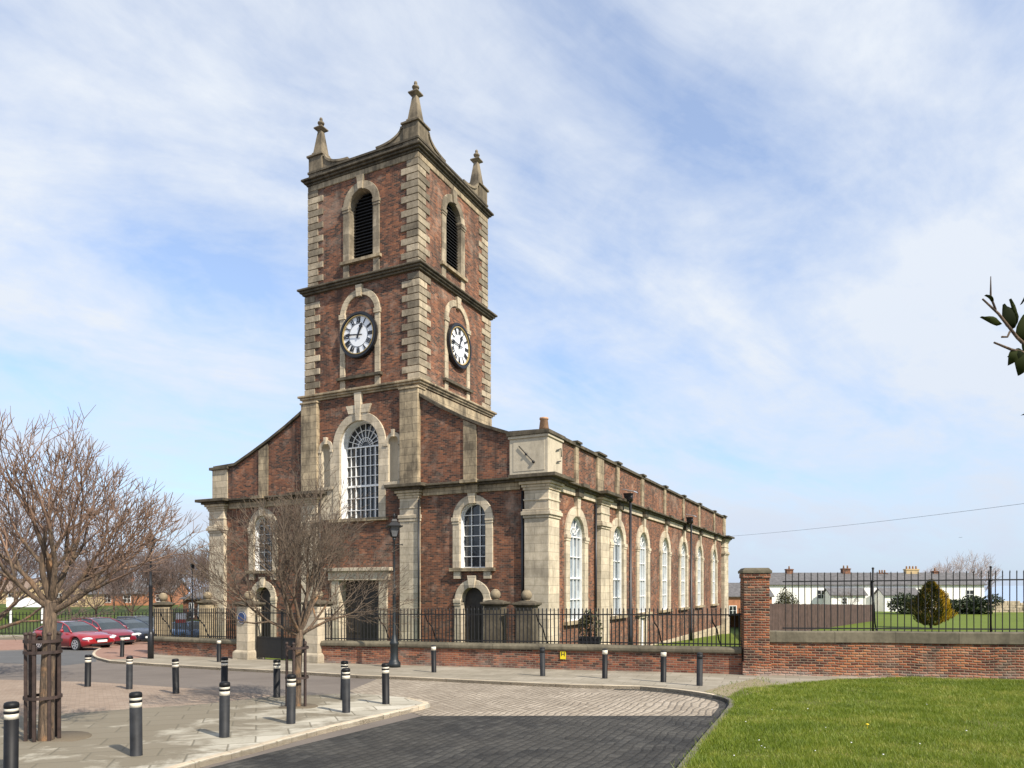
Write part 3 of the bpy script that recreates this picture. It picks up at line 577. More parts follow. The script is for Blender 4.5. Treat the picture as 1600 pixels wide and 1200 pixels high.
# clock arches and clocks
ROM = ['XII', 'I', 'II', 'III', 'IIII', 'V', 'VI', 'VII', 'VIII', 'IX', 'X', 'XI']
def clock(c, mp):
    q = dict(c=c, h=.9, o=1.22, zb=13.75, zs=16.75, d=.0)
    s_ = MB(); s_.ring(arch(c, .92, 13.72, 16.75), arch(c, 1.23, 13.72, 16.75), mp, -.07, .05)
    for a in (c-1.23, c+.92): s_.prism([(a, 13.1), (a+.31, 13.1), (a+.31, 13.58), (a, 13.58)], mp, -.07, .05)
    for a in (c-1.27, c+.88): s_.prism([(a, 16.62), (a+.39, 16.62), (a+.39, 16.86), (a, 16.86)], mp, -.12, .05)
    s_.prism([(c-.13, 17.58), (c+.13, 17.58), (c+.2, 18.16), (c-.2, 18.16)], mp, -.16, .05)
    ca = part(s_, 'clock_arch', M['stone'], CH, .012)
    s2 = MB(); s2.prism([(c-1.36, 13.58), (c+1.36, 13.58), (c+1.36, 13.715), (c-1.36, 13.715)], mp, -.2, .05); part(s2, 'sill', M['darkstone'], ca)
    zc = 15.68; circ = lambda r, n=48: [(c+r*math.sin(2*math.pi*i/n), zc+r*math.cos(2*math.pi*i/n)) for i in range(n)]
    s3 = MB(); s3.ring(circ(.93), circ(1.13), mp, -.20, .05, closed=True); s3.ring(circ(1.0), circ(1.10), mp, -.24, -.19, closed=True)
    ck = part(s3, 'clock', M['clockblack'], CH)
    s4 = MB(); s4.prism(circ(.94), mp, -.14, .02); part(s4, 'dial', M['dial'], ck)
    s5 = MB(); s5.ring(circ(.915), circ(.955), mp, -.22, -.14, closed=True); part(s5, 'gilt_ring', M['gold'], ck)
    s6 = MB()
    for k, rn in enumerate(ROM):
        th = 2*math.pi*k/12; rd = (math.sin(th), math.cos(th)); tg = (math.cos(th), -math.sin(th))
        wid = {'I': .062, 'V': .13, 'X': .13}; tot = sum(wid[ch] for ch in rn); s0 = -tot/2
        P2 = lambda s, r: (c+rd[0]*r+tg[0]*s, zc+rd[1]*r+tg[1]*s)
        r0, r1 = .60, .88; g = .021
        for ch in rn:
            m0 = s0+wid[ch]/2
            if ch == 'I': s6.prism([P2(m0-g, r0), P2(m0+g, r0), P2(m0+g, r1), P2(m0-g, r1)], mp, -.165, -.14)
            if ch == 'V':
                s6.prism([P2(m0-.015, r0), P2(m0+.015, r0), P2(m0-.025, r1), P2(m0-.065, r1)], mp, -.165, -.14); s6.prism([P2(m0-.015, r0), P2(m0+.015, r0), P2(m0+.06, r1), P2(m0+.035, r1)], mp, -.1665, -.14)
            if ch == 'X':
                s6.prism([P2(m0+.025, r0), P2(m0+.06, r0), P2(m0-.025, r1), P2(m0-.06, r1)], mp, -.165, -.14); s6.prism([P2(m0-.055, r0), P2(m0-.03, r0), P2(m0+.055, r1), P2(m0+.03, r1)], mp, -.1665, -.14)
            s0 += wid[ch]
    s6.ring(circ(.565), circ(.58), mp, -.155, -.14, closed=True)
    part(s6, 'numerals', M['clockblack'], ck)
    def hand(name, deg, L, w_, tail, dd):
        th = R(deg); rd = (math.sin(th), math.cos(th)); tg = (math.cos(th), -math.sin(th)); Q = lambda s, r: (c+rd[0]*r+tg[0]*s, zc+rd[1]*r+tg[1]*s)
        h_ = MB(); h_.prism([Q(-w_*.5, -tail), Q(w_*.5, -tail), Q(w_*.6, L*.55), Q(w_*1.5, L*.68), Q(0, L), Q(-w_*1.5, L*.68), Q(-w_*.6, L*.55)], mp, dd, dd+.015); part(h_, name, M['clockblack'], ck)
    hand('hour_hand', 22, .62, .085, .18, -.185); hand('minute_hand', 276, .84, .055, .25, -.205)
clock(TC, fmo(.05)); clock(3.5, sm_(TR-.05))
# cornices of the tower
def band(z0, z1, out, mt, name, x=(TL, TR), y=(0, 7.1), steps=3):
    m_ = MB()
    for i in range(steps):
        a = out*(i+1)/steps; za = z0+(z1-z0)*i/steps; zb_ = z0+(z1-z0)*(i+1)/steps
        m_.box((x[0]-a, y[0]-a, za), (x[1]+a, y[1]+a, zb_))
    return part(m_, name, M[mt], CH, .02)
band(12.76, 13.08, .26, 'grimestone', 'lower_cornice'); band(18.24, 18.55, .28, 'darkstone', 'middle_cornice'); band(23.88, 24.2, .30, 'darkstone', 'top_cornice', (a0, a1), (b0, b1)); band(23.6, 23.88, .05, 'grimestone', 'frieze', (a0, a1), (b0, b1), 1)
m = MB()
for xa, xb, ya, yb in ((a0, a1, b0, b0+.35), (a0, a1, b1-.35, b1), (a0, a0+.35, b0+.351, b1-.351), (a1-.35, a1, b0+.351, b1-.351)): m.box((xa, ya, 24.2), (xb, yb, 24.52))
for xa, xb, ya, yb in ((a0-.06, a1+.06, b0-.06, b0+.41), (a0-.06, a1+.06, b1-.41, b1+.06), (a0-.06, a0+.41, b0+.411, b1-.411), (a1-.41, a1+.06, b0+.411, b1-.411)): m.box((xa, ya, 24.52), (xb, yb, 24.62))
part(m, 'tower_parapet', M['darkstone'], CH)
m = MB(); m.box((a0+.3, b0+.3, 23.9), (a1-.3, b1-.3, 24.25)); part(m, 'tower_roof', M['lead'], CH)
# corner pinnacles with scrolled ramps
curve = [(.0, 25.24), (.14, 25.24)]+[(.14+1.5*(1-math.cos(R(t_)))*1.0, 25.24-.56*math.sin(R(t_))) for t_ in range(8, 91, 9)]
for ix, iy in ((0, 0), (1, 0), (0, 1), (1, 1)):
    cx = a0+.42 if ix == 0 else a1-.42; cy = b0+.42 if iy == 0 else b1-.42; dx = 1 if ix == 0 else -1; dy = 1 if iy == 0 else -1
    m = MB(); m.box((cx-.44, cy-.44, 24.18), (cx+.44, cy+.44, 25.36)); m.box((cx-.52, cy-.52, 25.36), (cx+.52, cy+.52, 25.46)); m.frus(cx, cy, 25.46, 25.56, .42, .40); m.frus(cx, cy, 25.56, 25.68, .345, .325)
    m.frus(cx, cy, 25.68, 26.87, .285, .12)
    for a, b, z0, z1 in ((.14, .26, 26.87, 26.95), (.27, .27, 26.95, 27.02), (.24, .09, 27.02, 27.12)): m.frus(cx, cy, z0, z1, a, b)
    m.lathe([(.08, 27.1), (.07, 27.2), (.17, 27.25), (.18, 27.32), (.1, 27.38), (.05, 27.4), (.09, 27.47), (.07, 27.56), (.02, 27.6)], (cx, cy, 0), 10)
    pn = part(m, 'pinnacle', M['pinnacle'], CH, .012)
    for k in (0, 1):
        base = [(q[0], q[1]) for q in curve]; poly = [(.0, 24.6)]+base+[(1.6, 24.6)]
        cop = [(a, z) for a, z in base]; cop2 = [(a+.03, z+.11) for a, z in base]
        s_ = MB()
        if k == 0: mpp = lambda a, z, d, cx=cx, cy=cy, dx=dx: (cx+dx*(.43+a), cy+d, z)
        else: mpp = lambda a, z, d, cx=cx, cy=cy, dy=dy: (cx+d, cy+dy*(.43+a), z)
        lo_, hi_ = ((-.36, -.05) if (k == 0 and iy == 0) or (k == 1 and ix == 0) else (.05, .36))
        s_.prism(poly, mpp, lo_, hi_); s_.ring(cop, cop2, mpp, lo_-.06, hi_+.06); part(s_, 'scroll', M['pinnacle'], pn)
# quoins
def quoins(xc, yc, sx, sy, z0, z1, n, face):
    """one column of quoin stones on a corner; sx, sy point from the corner into the two walls"""
    m_ = MB(); hh = (z1-z0)/n; pr = .055
    for i in range(n):
        l1, l2 = (.95, .62) if i % 2 else (.62, .95)
        za = z0+i*hh+.017; zb_ = z0+(i+1)*hh-.017
        xa, xb = sorted((xc-sx*pr, xc+sx*l1)); ya, yb = sorted((yc-sy*pr, yc+sy*.3)); m_.box((xa, ya, za), (xb, yb, zb_))
        xa, xb = sorted((xc-sx*(pr-.002), xc+sx*.3)); ya, yb = sorted((yc-sy*(pr-.002), yc+sy*l2)); m_.box((xa, ya, za+.002), (xb, yb, zb_-.002))
    part(m_, 'quoins', M['quoin'], CH, .014)
for (xa, ya, sx_, sy_) in ((a1, b0, -1, 1), (a0, b0, 1, 1), (a1, b1, -1, -1)): quoins(xa, ya, sx_, sy_, 18.56, 23.60, 15, 0)
for (xa, ya, sx_, sy_) in ((x1-.05, .05, -1, 1), (x0+.05, .05, 1, 1), (x1-.05, y1-.05, -1, -1)): quoins(xa, ya, sx_, sy_, 13.1, 18.18, 15, 0)
# tower pilasters on the front
for xa, xb in ((TL-.05, -6.05), (-.98, .07)):
    m = MB(); m.box((xa, -.22, 7.98), (xb, .4, 12.62)); m.box((xa-.05, -.27, 12.62), (xb+.05, .4, 12.72)); part(m, 'upper_pilaster', M['grimestone'], CH, .02)
    m = MB(); m.box((xa, -.20, -2.5), (xb, .4, 7.5)); m.box((xa-.07, -.27, 6.55), (xb+.07, .4, 6.72)); m.box((xa-.04, -.24, 6.40), (xb+.04, .4, 6.55)); m.box((xa-.03, -.23, 7.0), (xb+.03, .4, 7.08)); part(m, 'pilaster', M['ashlar'], CH, .02)
m = MB(); m.box((.0, .0, 8.5), (.055, 7.1, 12.7)) ; part(m, 'flank_facing', M['grimestone'], CH)
# niches either side of the big window
for c_ in (-5.58, -1.43):
    m = MB(); h_ = .29; A = arch(c_, h_, 8.35, 10.25, 12); Bq = arch(c_, .47, 8.35, 10.25, 12); m.ring(A, Bq, fm, -.09, .02)
    m.box((c_-.55, -.14, 10.08), (c_-.3, .0, 10.2)); m.box((c_+.3, -.14, 10.08), (c_+.47, .0, 10.2)); m.box((c_-.5, -.16, 8.2), (c_+.5, .02, 8.347)); m.prism([(c_-.06, 10.5), (c_+.06, 10.5), (c_+.1, 10.85), (c_-.1, 10.85)], fm, -.16, .02)
    nc = part(m, 'niche', M['ashlar'], CH, .01)
    s_ = MB(); vs = []; n = 8
    prof = [(z, h_) for z in (8.35, 10.25)]+[(10.25+h_*math.sin(R(t_)), h_*math.cos(R(t_))) for t_ in (20, 40, 60, 75, 88)]
    for z, r_ in prof: vs += [(c_-r_*math.cos(math.pi*j/n), -.02+.30*math.sin(math.pi*j/n)*(r_/h_), z) for j in range(n+1)]
    s_.add(vs, [(i*(n+1)+j, i*(n+1)+j+1, (i+1)*(n+1)+j+1, (i+1)*(n+1)+j) for i in range(len(prof)-1) for j in range(n)], smooth=True)
    part(s_, 'niche_back', M['render'], nc)
    m = MB(); m.box((c_-.47, -.06, 6.7), (c_+.47, .02, 8.2)); part(m, 'niche_panel', M['brick' if c_ > -3 else 'ashlar'], nc)
# raking copings on the gable shoulders
for L in (rake[1:6], rake[6:11], [rake[0], rake[1]], [rake[10], rake[11]]):
    m = MB(); up = [(a, z+.14) for a, z in L]; m.ring(L, up, fm, -.14, .5); part(m, 'raking_coping', M['darkstone'], CH)
for xa, xb, z0, zt in ((2.43, 3.1, 8.1, 10.72), (-10.2, -9.55, 8.1, 10.72)):
    m = MB(); m.prism([(xa, z0), (xb, z0), (xb, zt-(.12 if xa > 0 else -.18)), (xa, zt+(.18 if xa > 0 else -.12))], fm, -.07, .02); part(m, 'pilaster_strip', M['grimestone'], CH)
# nave cornice: front and south side, breaking forward over the piers
def corn(x0_, x1_, ya, depth, name, side=False, mt=('grimestone', 'darkstone')):
    m_ = MB()
    if not side:
        m_.box((x0_, -depth*.25, 7.58), (x1_, .05, 7.9)); m_.box((x0_, -depth*.6, 7.9), (x1_, .05, 8.0), 1); m_.box((x0_, -depth, 8.0), (x1_, .05, 8.1), 1)
    else:
        m_.box((NR-.05, x0_, 7.58), (NR+depth*.25, x1_, 7.9)); m_.box((NR-.05, x0_, 7.9), (NR+depth*.6, x1_, 8.0), 1); m_.box((NR-.05, x0_, 8.0), (NR+depth, x1_, 8.1), 1)
    part(m_, name, [M[mt[0]], M[mt[1]]], CH, .012)
corn(.25, 5.3, 0, .38, 'nave_cornice'); corn(-12.4, -7.3, 0, .38, 'nave_cornice')
m = MB(); m.prism([(.2, 4.9), (.4, 4.9), (.4, 5.1), (.2, 5.1)], fm, 0, 0.01) if False else None
corn(1.25, 6.1, 0, .42, 'side_cornice', True, ('ashlar', 'darkstone')); corn(7.75, 41.0, 0, .42, 'side_cornice', True, ('ashlar', 'darkstone'))
for v_ in [q['c'] for q in SIDE]:
    m = MB(); m.box((NR, v_-.33, 7.56), (NR+.30, v_+.33, 7.985)); m.box((NR, v_-.42, 7.985), (NR+.56, v_+.42, 8.13)); part(m, 'cornice_block', M['darkstone'], CH)
for c_ in (2.9, -9.9):
    m = MB(); m.box((c_-.33, -.2, 7.56), (c_+.33, .0, 7.985)); m.box((c_-.42, -.5, 7.985), (c_+.42, .0, 8.13)); part(m, 'cornice_block', M['grimestone'], CH)
def capital(xa, xb, ya, yb):
    m_ = MB()
    for z0, z1, e in ((7.5, 7.62, .05), (7.62, 7.74, .10), (7.74, 7.86, .18), (7.86, 7.98, .30)): m_.box((xa-e, ya-e, z0), (xb+e, yb+e, z1), 1 if e > .25 else 0)
    m_.box((xa-.52, ya-.52, 7.98), (xb+.52, yb+.52, 8.13), 1)
    return m_
def pier(xa, xb, ya, yb, zb=-3.2, nm='corner_pier'):
    m_ = MB(); m_.box((xa, ya, zb), (xb, yb, 7.5))
    for z0, z1, e in ((6.3, 6.42, .05), (6.42, 6.58, .12), (6.58, 6.68, .07), (7.05, 7.12, .04)): m_.box((xa-e, ya-e, z0), (xb+e, yb+e, z1))
    m_.box((xa-.1, ya-.1, zb), (xb+.1, yb+.1, .35))
    p_ = part(m_, nm, M['ashlar'], CH, .015); c_ = capital(xa, xb, ya, yb); part(c_, 'capital', [M['stone'], M['darkstone']], p_, .012)
pier(5.55, NR+.2, -.2, .98); pier(NL-.2, -12.65, -.2, 1.0); pier(NR-.3, NR+.28, 6.25, 7.55, nm='side_pier'); pier(5.7, NR+.3, 41.3, NE+.2, nm='corner_pier')
for xa, xb in ((TL-.05, -6.05), (-.98, .07)):
    part(capital(xa, xb, -.2, .3), 'pilaster_capital', [M['stone'], M['darkstone']], CH, .012)
# parapet corner blocks, strips and coping
m = MB(); m.box((4.77, -.06, 8.13), (NR+.1, 1.55, 9.9)); m.box((4.95, -.075, 8.35), (NR-.05, -.055, 9.7)); m.box((4.66, -.18, 9.9), (NR+.22, 1.66, 10.06), 1); m.box((4.72, -.12, 9.78), (NR+.16, 1.6, 9.9)); bl = part(m, 'corner_block', [M['render'], M['darkstone']], CH, .012)
m = MB(); m.tube([(5.25, -.12, 9.45), (5.95, -.12, 8.72)], .02, 6); m.tube([(5.95, -.16, 8.72), (5.95, -.02, 8.72)], .06, 8); m.tube([(5.6, -.16, 9.08), (5.6, -.02, 9.08)], .05, 8); part(m, 'iron_tie', M['iron'], bl)
m = MB(); m.tube([(NR+.16, .75, 9.3), (NR+.18, 1.2, 9.45), (NR+.16, 1.3, 9.1)], .025, 6); m.tube([(NR+.16, .8, 8.8), (NR+.18, 1.2, 8.9)], .025, 6); part(m, 'iron_tie', M['iron'], bl)
m = MB(); m.box((NL-.12, -.06, 8.13), (-12.55, 1.4, 9.78)); m.box((NL-.25, -.18, 9.78), (-12.4, 1.5, 9.93), 1); part(m, 'corner_block', [M['stone'], M['darkstone']], CH, .012)
for v_, wv in ((3.4, .4), (6.7, 1.0), (9.55, .5), (14.4, .5), (19.8, .5), (25.3, .5), (31.0, .5), (37.4, .5), (42.5, 1.3)):
    m = MB(); m.box((NR, v_-wv/2, 8.1), (NR+.1, v_+wv/2, 9.93)); m.box((NR-.1, v_-wv/2-.12, 10.072), (NR+.24, v_+wv/2+.12, 10.16), 1); part(m, 'parapet_strip', [M['grimestone'], M['darkstone']], CH)
m = MB(); m.box((NR-.45, 1.67, 9.93), (NR+.14, NE+.1, 10.07)); part(m, 'parapet_coping', M['darkstone'], CH)
m = MB(); m.lathe([(.2, 10.05), (.19, 10.35), (.22, 10.36), (.17, 10.75), (.2, 10.76), (.2, 10.84), (.14, 10.85)], (5.95, 1.0, 0), 14); part(m, 'chimney_pot', M['terracotta'], CH)
m = MB(); m.box((NR, 1.1, -3.2), (NR+.09, 41.2, -.35)); part(m, 'plinth', M['stone'], CH)
m = MB(); m.tube([(-.0+.16, -.27, 0.2), (.16, -.27, 7.4)], .05, 8); part(m, 'drainpipe', M['pole'], CH)
m = MB(); m.tube([(-5.95, -.1, 0.2), (-5.95, -.1, 7.9), (-7.15, -.1, 8.2), (-7.15, -.1, 11.8)], .05, 8); part(m, 'drainpipe', M['pole'], CH)
m = MB(); m.tube([(5.42, -.1, 0.2), (5.42, -.1, 7.5)], .06, 8); part(m, 'drainpipe', M['pole'], CH)
m = MB(); m.tube([(NR+.1, 5.95, -.5), (NR+.1, 5.95, 7.5)], .06, 8); part(m, 'drainpipe', M['pole'], CH)

# ------------------------------------------------------------------ boundary wall, railings, gates
def wall_run(name, a, b, h, mt, cop, label, cat='wall', thick=.36, coph=.22, rnd=True):
    a = Vector(a); b = Vector(b); L = (b-a).length; rz = math.atan2(b.y-a.y, b.x-a.x); g0, g1 = gz(*a), gz(*b)
    o = empty(name, (a.x, a.y, g0), rz, label, cat); dz = g1-g0
    m_ = MB(); hy = thick/2
    m_.add([(0,-hy,-.3),(L,-hy,dz-.3),(L,hy,dz-.3),(0,hy,-.3),(0,-hy,h-coph),(L,-hy,dz+h-coph),(L,hy,dz+h-coph),(0,hy,h-coph)], [(0,3,2,1),(4,5,6,7),(0,1,5,4),(1,2,6,5),(2,3,7,6),(3,0,4,7)])
    part(m_, 'brickwork', M[mt], o)
    m_ = MB(); pr = [(-hy-.07, h-coph), (-hy-.09, h-coph+.05), (-hy-.09, h-.09), (-hy-.03, h-.02), (hy*.3, h), (hy+.05, h-.06), (hy+.05, h-coph)] if rnd else [(-hy-.06, h-coph), (-hy-.06, h-.02), (-hy-.03, h), (hy+.05, h), (hy+.05, h-coph)]
    n = len(pr); ns = max(2, int(L/1.6)); rng = random.Random(int(L*100)); vs = []
    for i in range(ns+1):
        e = rng.uniform(-.012, .012)
        vs += [(L*i/ns, y+e, dz*i/ns+z+e) for y, z in pr]
    m_.add(vs, [(i*n+j, i*n+(j+1) % n, (i+1)*n+(j+1) % n, (i+1)*n+j) for i in range(ns) for j in range(n)]+[tuple(range(n)), tuple(range(ns*n, ns*n+n))])
    part(m_, 'coping', M[cop], o, .01)
    return o
wall_run('boundary_wall', FENCE[0], FENCE[1], .97, 'wallbrick', 'coping', 'low red brick wall with rounded stone coping, left of the gateway with the blue plaque')
wall_run('boundary_wall', FENCE[4], FENCE[5], 1.02, 'wallbrick', 'coping', 'long low red brick wall with rounded stone coping, between gateway and tall brick pier')
wall_run('boundary_wall', WALL_R[0], WALL_R[2], 1.55, 'oldbrick', 'coping', 'worn orange red brick wall with flat stone coping behind the foreground lawn', rnd=False, coph=.36, thick=.42)
wall_run('boundary_wall', (-17.6, 34.7), (-15.9, 39.0), .97, 'wallbrick', 'coping', 'short return of low brick wall between two ball topped stone pillars') if False else None
def railing(name, a, b, z0, h, sp, r, label, posts=(), stays=(), railz=(.24, ), dip=0., cat='railing', gnd=gz, mt='iron', botz=.08, post_h=.0):
    a = Vector(a); b = Vector(b); L = (b-a).length; rz = math.atan2(b.y-a.y, b.x-a.x); g0, g1 = gnd(*a), gnd(*b); dz = g1-g0
    o = empty(name, (a.x, a.y, g0+z0), rz, label, cat); m_ = MB(); n = int(L/sp); rng = random.Random(7)
    for i in range(n+1):
        x = sp*.5+i*(L-sp)/max(n, 1); z = dz*x/L; lean = rng.uniform(-.012, .012)
        m_.tube([(x, 0, z-.03), (x+lean, rng.uniform(-.01, .01), z+h-.09), (x+lean, 0, z+h-.05), (x+lean, 0, z+h)], [r, r, r*1.25, r*.25], 5, cap=False)
    part(m_, 'bars', M[mt], o)
    for q in railz:
        m_ = MB(); z = h-q; m_.add([(0,-.012,z-.022),(L,-.012,dz+z-.022),(L,.012,dz+z-.022),(0,.012,z-.022),(0,-.012,z+.022),(L,-.012,dz+z+.022),(L,.012,dz+z+.022),(0,.012,z+.022)], [(0,3,2,1),(4,5,6,7),(0,1,5,4),(1,2,6,5),(2,3,7,6),(3,0,4,7)])
        part(m_, 'rail', M[mt], o)
    if botz:
        m_ = MB(); z = botz; m_.add([(0,-.012,z-.022),(L,-.012,dz+z-.022),(L,.012,dz+z-.022),(0,.012,z-.022),(0,-.012,z+.022),(L,-.012,dz+z+.022),(L,.012,dz+z+.022),(0,.012,z+.022)], [(0,3,2,1),(4,5,6,7),(0,1,5,4),(1,2,6,5),(2,3,7,6),(3,0,4,7)])
        part(m_, 'rail', M[mt], o)
    for x in posts:
        m_ = MB(); z = dz*x/L; m_.tube([(x, 0, z-.05), (x, 0, z+h+post_h)], r*2.0, 8); m_.ball((x, 0, z+h+post_h), r*2.6, 8); m_.ball((x, 0, z+h-railz[0]), r*3.4, 8); part(m_, 'post', M[mt], o)
    for x in stays:
        m_ = MB(); z = dz*x/L; m_.tube([(x, .02, z+h-railz[0]), (x+.03, .12, z+h*.62), (x+.16, .32, z+h*.42), (x+.22, .45, z+h*.12), (x+.32, .6, z-.1)], .024, 6); part(m_, 'stay', M[mt], o)
    return o
def along(a, b, px):                                         # distance along a wall line at which it crosses photo column px
    r = (px-800)/FPX; dx, dy = b[0]-a[0], b[1]-a[1]; t_ = (r*a[1]-a[0])/(dx-r*dy); return t_*math.hypot(dx, dy)
railing('iron_railing', FENCE[0], FENCE[1], .96, 1.40, .15, .024, 'black iron railing on the low wall left of the blue plaque gateway', stays=[along(FENCE[0], FENCE[1], q) for q in (250, 306, 361)])
railing('iron_railing', FENCE[4], FENCE[5], 1.01, 1.31, .15, .022, 'black iron railing on the long low wall in front of the church', stays=[along(FENCE[4], FENCE[5], q) for q in (590, 664, 838, 1020, 1112)])
WR0, WR2 = WALL_R[0], WALL_R[2]
WA = (8.95, 23.29)
railing('iron_railing', WA, WR2, 1.56, 1.92, .2, .0155, 'tall thin black iron railing on the worn wall behind the foreground lawn', posts=[along(WA, WR2, q) for q in (1364, 1548)], stays=[along(WA, WR2, q) for q in (1362, 1546)], railz=(.30, ), post_h=.1, mt='iron')
# gate pillars
def pillar(loc, rz, label, w_=.74, h=2.42, ball=True, mt='ashlar'):
    o = empty('gate_pillar', loc, rz, label, 'pillar', 'stone gate pillars with ball tops'); m_ = MB()
    m_.box((-w_/2, -w_/2, -.3), (w_/2, w_/2, h)); m_.box((-w_/2-.12, -w_/2-.12, -.3), (w_/2+.12, w_/2+.12, .42)); m_.frus(0, 0, .42, .52, w_/2+.12, w_/2+.02); part(m_, 'shaft', M[mt], o, .02)
    m_ = MB(); m_.frus(0, 0, h, h+.07, w_/2+.02, w_/2+.1); m_.box((-w_/2-.13, -w_/2-.13, h+.07), (w_/2+.13, w_/2+.13, h+.16)); m_.frus(0, 0, h+.16, h+.24, w_/2+.05, .2); part(m_, 'cap', M['darkstone'], o, .015)
    if ball:
        m_ = MB(); m_.lathe([(.16, h+.2), (.12, h+.27), (.13, h+.3)], n=12); m_.ball((0, 0, h+.46), .22); part(m_, 'ball', M['grimestone'], o)
    return o
gz2 = lambda p: (p[0], p[1], gz(*p))
rzf = math.atan2(FENCE[4][1]-FENCE[1][1], FENCE[4][0]-FENCE[1][0])
pillar(gz2((-11.6, 31.05)), rzf, 'pale stone gate pillar with ball top carrying the round blue plaque')
pillar(gz2((-8.0, 29.0)), rzf, 'pale stone gate pillar behind the caged street tree, right of the iron gate')
pillar(gz2((atY(255, 35.6), 35.6)), .3, 'weathered ball topped pillar beside the lantern post, left end of the low wall', h=2.45, mt='grimestone')
pillar(gz2((atY(324, 38.8), 38.8)), .3, 'weathered ball topped pillar against the left corner of the church', h=2.6, mt='grimestone')
pillar(gz2((atY(774, 28.6), 28.6)), -.3, 'dark ball topped pillar inside the railing beside the right side door', h=2.42, mt='darkstone')
pillar(gz2((atY(823, 28.0), 28.0)), -.3, 'dark ball topped pillar inside the railing before the corner pier', h=2.38, mt='darkstone')
# gate
ga, gb = Vector((-11.2, 30.82)), Vector((-8.4, 29.22)); gl = (gb-ga).length
o = empty('iron_gate', (ga.x, ga.y, gz(*ga)+.12), math.atan2(gb.y-ga.y, gb.x-ga.x), 'black iron double gate with solid lower panels between stone pillars', 'gate')
for k in (0, 1):
    m = MB(); xa, xb = k*gl/2+.02, (k+1)*gl/2-.02
    for i in range(10): x = xa+(xb-xa)*i/9; m.tube([(x, 0, .9), (x, 0, 2.15), (x, 0, 2.25)], [.014, .014, .004], 5, cap=False)
    m.box((xa, -.02, 2.0), (xb, .02, 2.05)); m.box((xa, -.02, .05), (xa+.05, .02, 2.2)); m.box((xb-.05, -.02, .05), (xb, .02, 2.2))
    lf = part(m, 'gate_leaf', M['iron'], o); m = MB(); m.box((xa+.05, -.012, .08), (xb-.05, .012, .95)); m.box((xa+.05, -.03, .93), (xb-.05, .03, .99)); part(m, 'panel', M['iron'], lf)
# plaque on the pillar
d_ = Vector((math.sin(rzf), -math.cos(rzf))); m = MB()
pc = Vector((-11.6, 31.05))+d_*.375
o = empty('blue_plaque', (pc.x, pc.y, gz(-11.6, 31.05)+1.92), rzf, 'round blue plaque fixed to the pale stone gate pillar', 'plaque')
circ = lambda r, n=28: [(r*math.sin(2*math.pi*i/n), r*math.cos(2*math.pi*i/n)) for i in range(n)]
m.prism(circ(.27), fm, -.035, .02); part(m, 'disc', M['blueplaque'], o); m = MB(); m.ring(circ(.235), circ(.25), fm, -.04, -.03, closed=True); part(m, 'rim', M['band'], o)
# tall brick pier
o = empty('brick_pier', (8.1, 23.5, gz(8.1, 23.5)), -.16, 'tall square brick pier with flat stone cap where the two walls meet', 'pier')
m = MB(); m.box((-.40, -.40, -.3), (.40, .40, 3.46)); m.box((-.45, -.45, -.3), (.45, .45, .55)); m.box((-.43, -.43, 3.3), (.43, .43, 3.45)); part(m, 'brickwork', M['oldbrick'], o)
m = MB(); m.box((-.47, -.47, 3.46), (.47, .47, 3.56)); m.frus(0, 0, 3.56, 3.64, .45, .38); part(m, 'cap', M['coping'], o, .015)
# hydrant plate on the long wall
dv = Vector(FENCE[5])-Vector(FENCE[4]); rzw = math.atan2(dv.y, dv.x); t_ = along(FENCE[4], FENCE[5], 882); pw = Vector(FENCE[4])+dv.normalized()*t_
pn_ = pw+Vector((math.sin(rzw), -math.cos(rzw)))*.2
o = empty('hydrant_sign', (pn_.x, pn_.y, gz(*pw)+.62), rzw, 'small yellow plate with a black letter H on the low brick wall', 'sign')
m = MB(); m.box((-.105, -.012, -.14), (.105, .0, .14)); part(m, 'plate', M['yellow'], o)
m = MB(); m.box((-.065, -.018, -.03), (-.04, -.011, .11)); m.box((.04, -.018, -.03), (.065, -.011, .11)); m.box((-.04, -.018, .025), (.04, -.011, .05)); part(m, 'letter', M['plastic'], o)

# ------------------------------------------------------------------ bollards
def bollard_a(mt):                                           # black cap and two pale bands
    o = empty('bollard', (0, 0, 0)); r = .083
    m_ = MB(); m_.lathe([(r*1.12, -.06), (r*1.12, .0), (r, .012), (r, .715)], n=20); part(m_, 'shaft', M[mt], o)
    m_ = MB(); m_.lathe([(r*.99, .715), (r*.99, .79)], n=20); m_.lathe([(r*.99, .815), (r*.99, .862)], n=20); part(m_, 'band', M['band'], o)
    m_ = MB(); m_.lathe([(r*1.0, .785), (r*1.04, .79), (r*1.04, .815), (r, .82)], n=20); part(m_, 'ring', M['bollard'], o)
    m_ = MB(); m_.lathe([(r*1.05, .86), (r*1.06, .90), (r*.98, .925), (r*.7, .937), (.004, .94)], n=20); part(m_, 'cap', M['bollard'], o)
    return o
def bollard_b(mt, band=True):                                # plain post with one pale top band
    o = empty('bollard', (0, 0, 0)); r = .085
    m_ = MB(); m_.lathe([(r*1.1, -.06), (r*1.1, .0), (r, .012), (r, .77)], n=18); part(m_, 'shaft', M[mt], o)
    m_ = MB(); m_.lathe([(r*.98, .77), (r*.98, .90)], n=18); part(m_, 'band', M['band' if band else mt], o)
    m_ = MB(); m_.lathe([(r*1.0, .90), (r*.96, .93), (r*.6, .945), (.004, .947)], n=18); part(m_, 'cap', M['bollardgrey'], o)
    return o
PA, PG, PB, PN = bollard_a('bollard'), bollard_a('bollardgrey'), bollard_b('bollard'), bollard_b('bollardgrey', False)
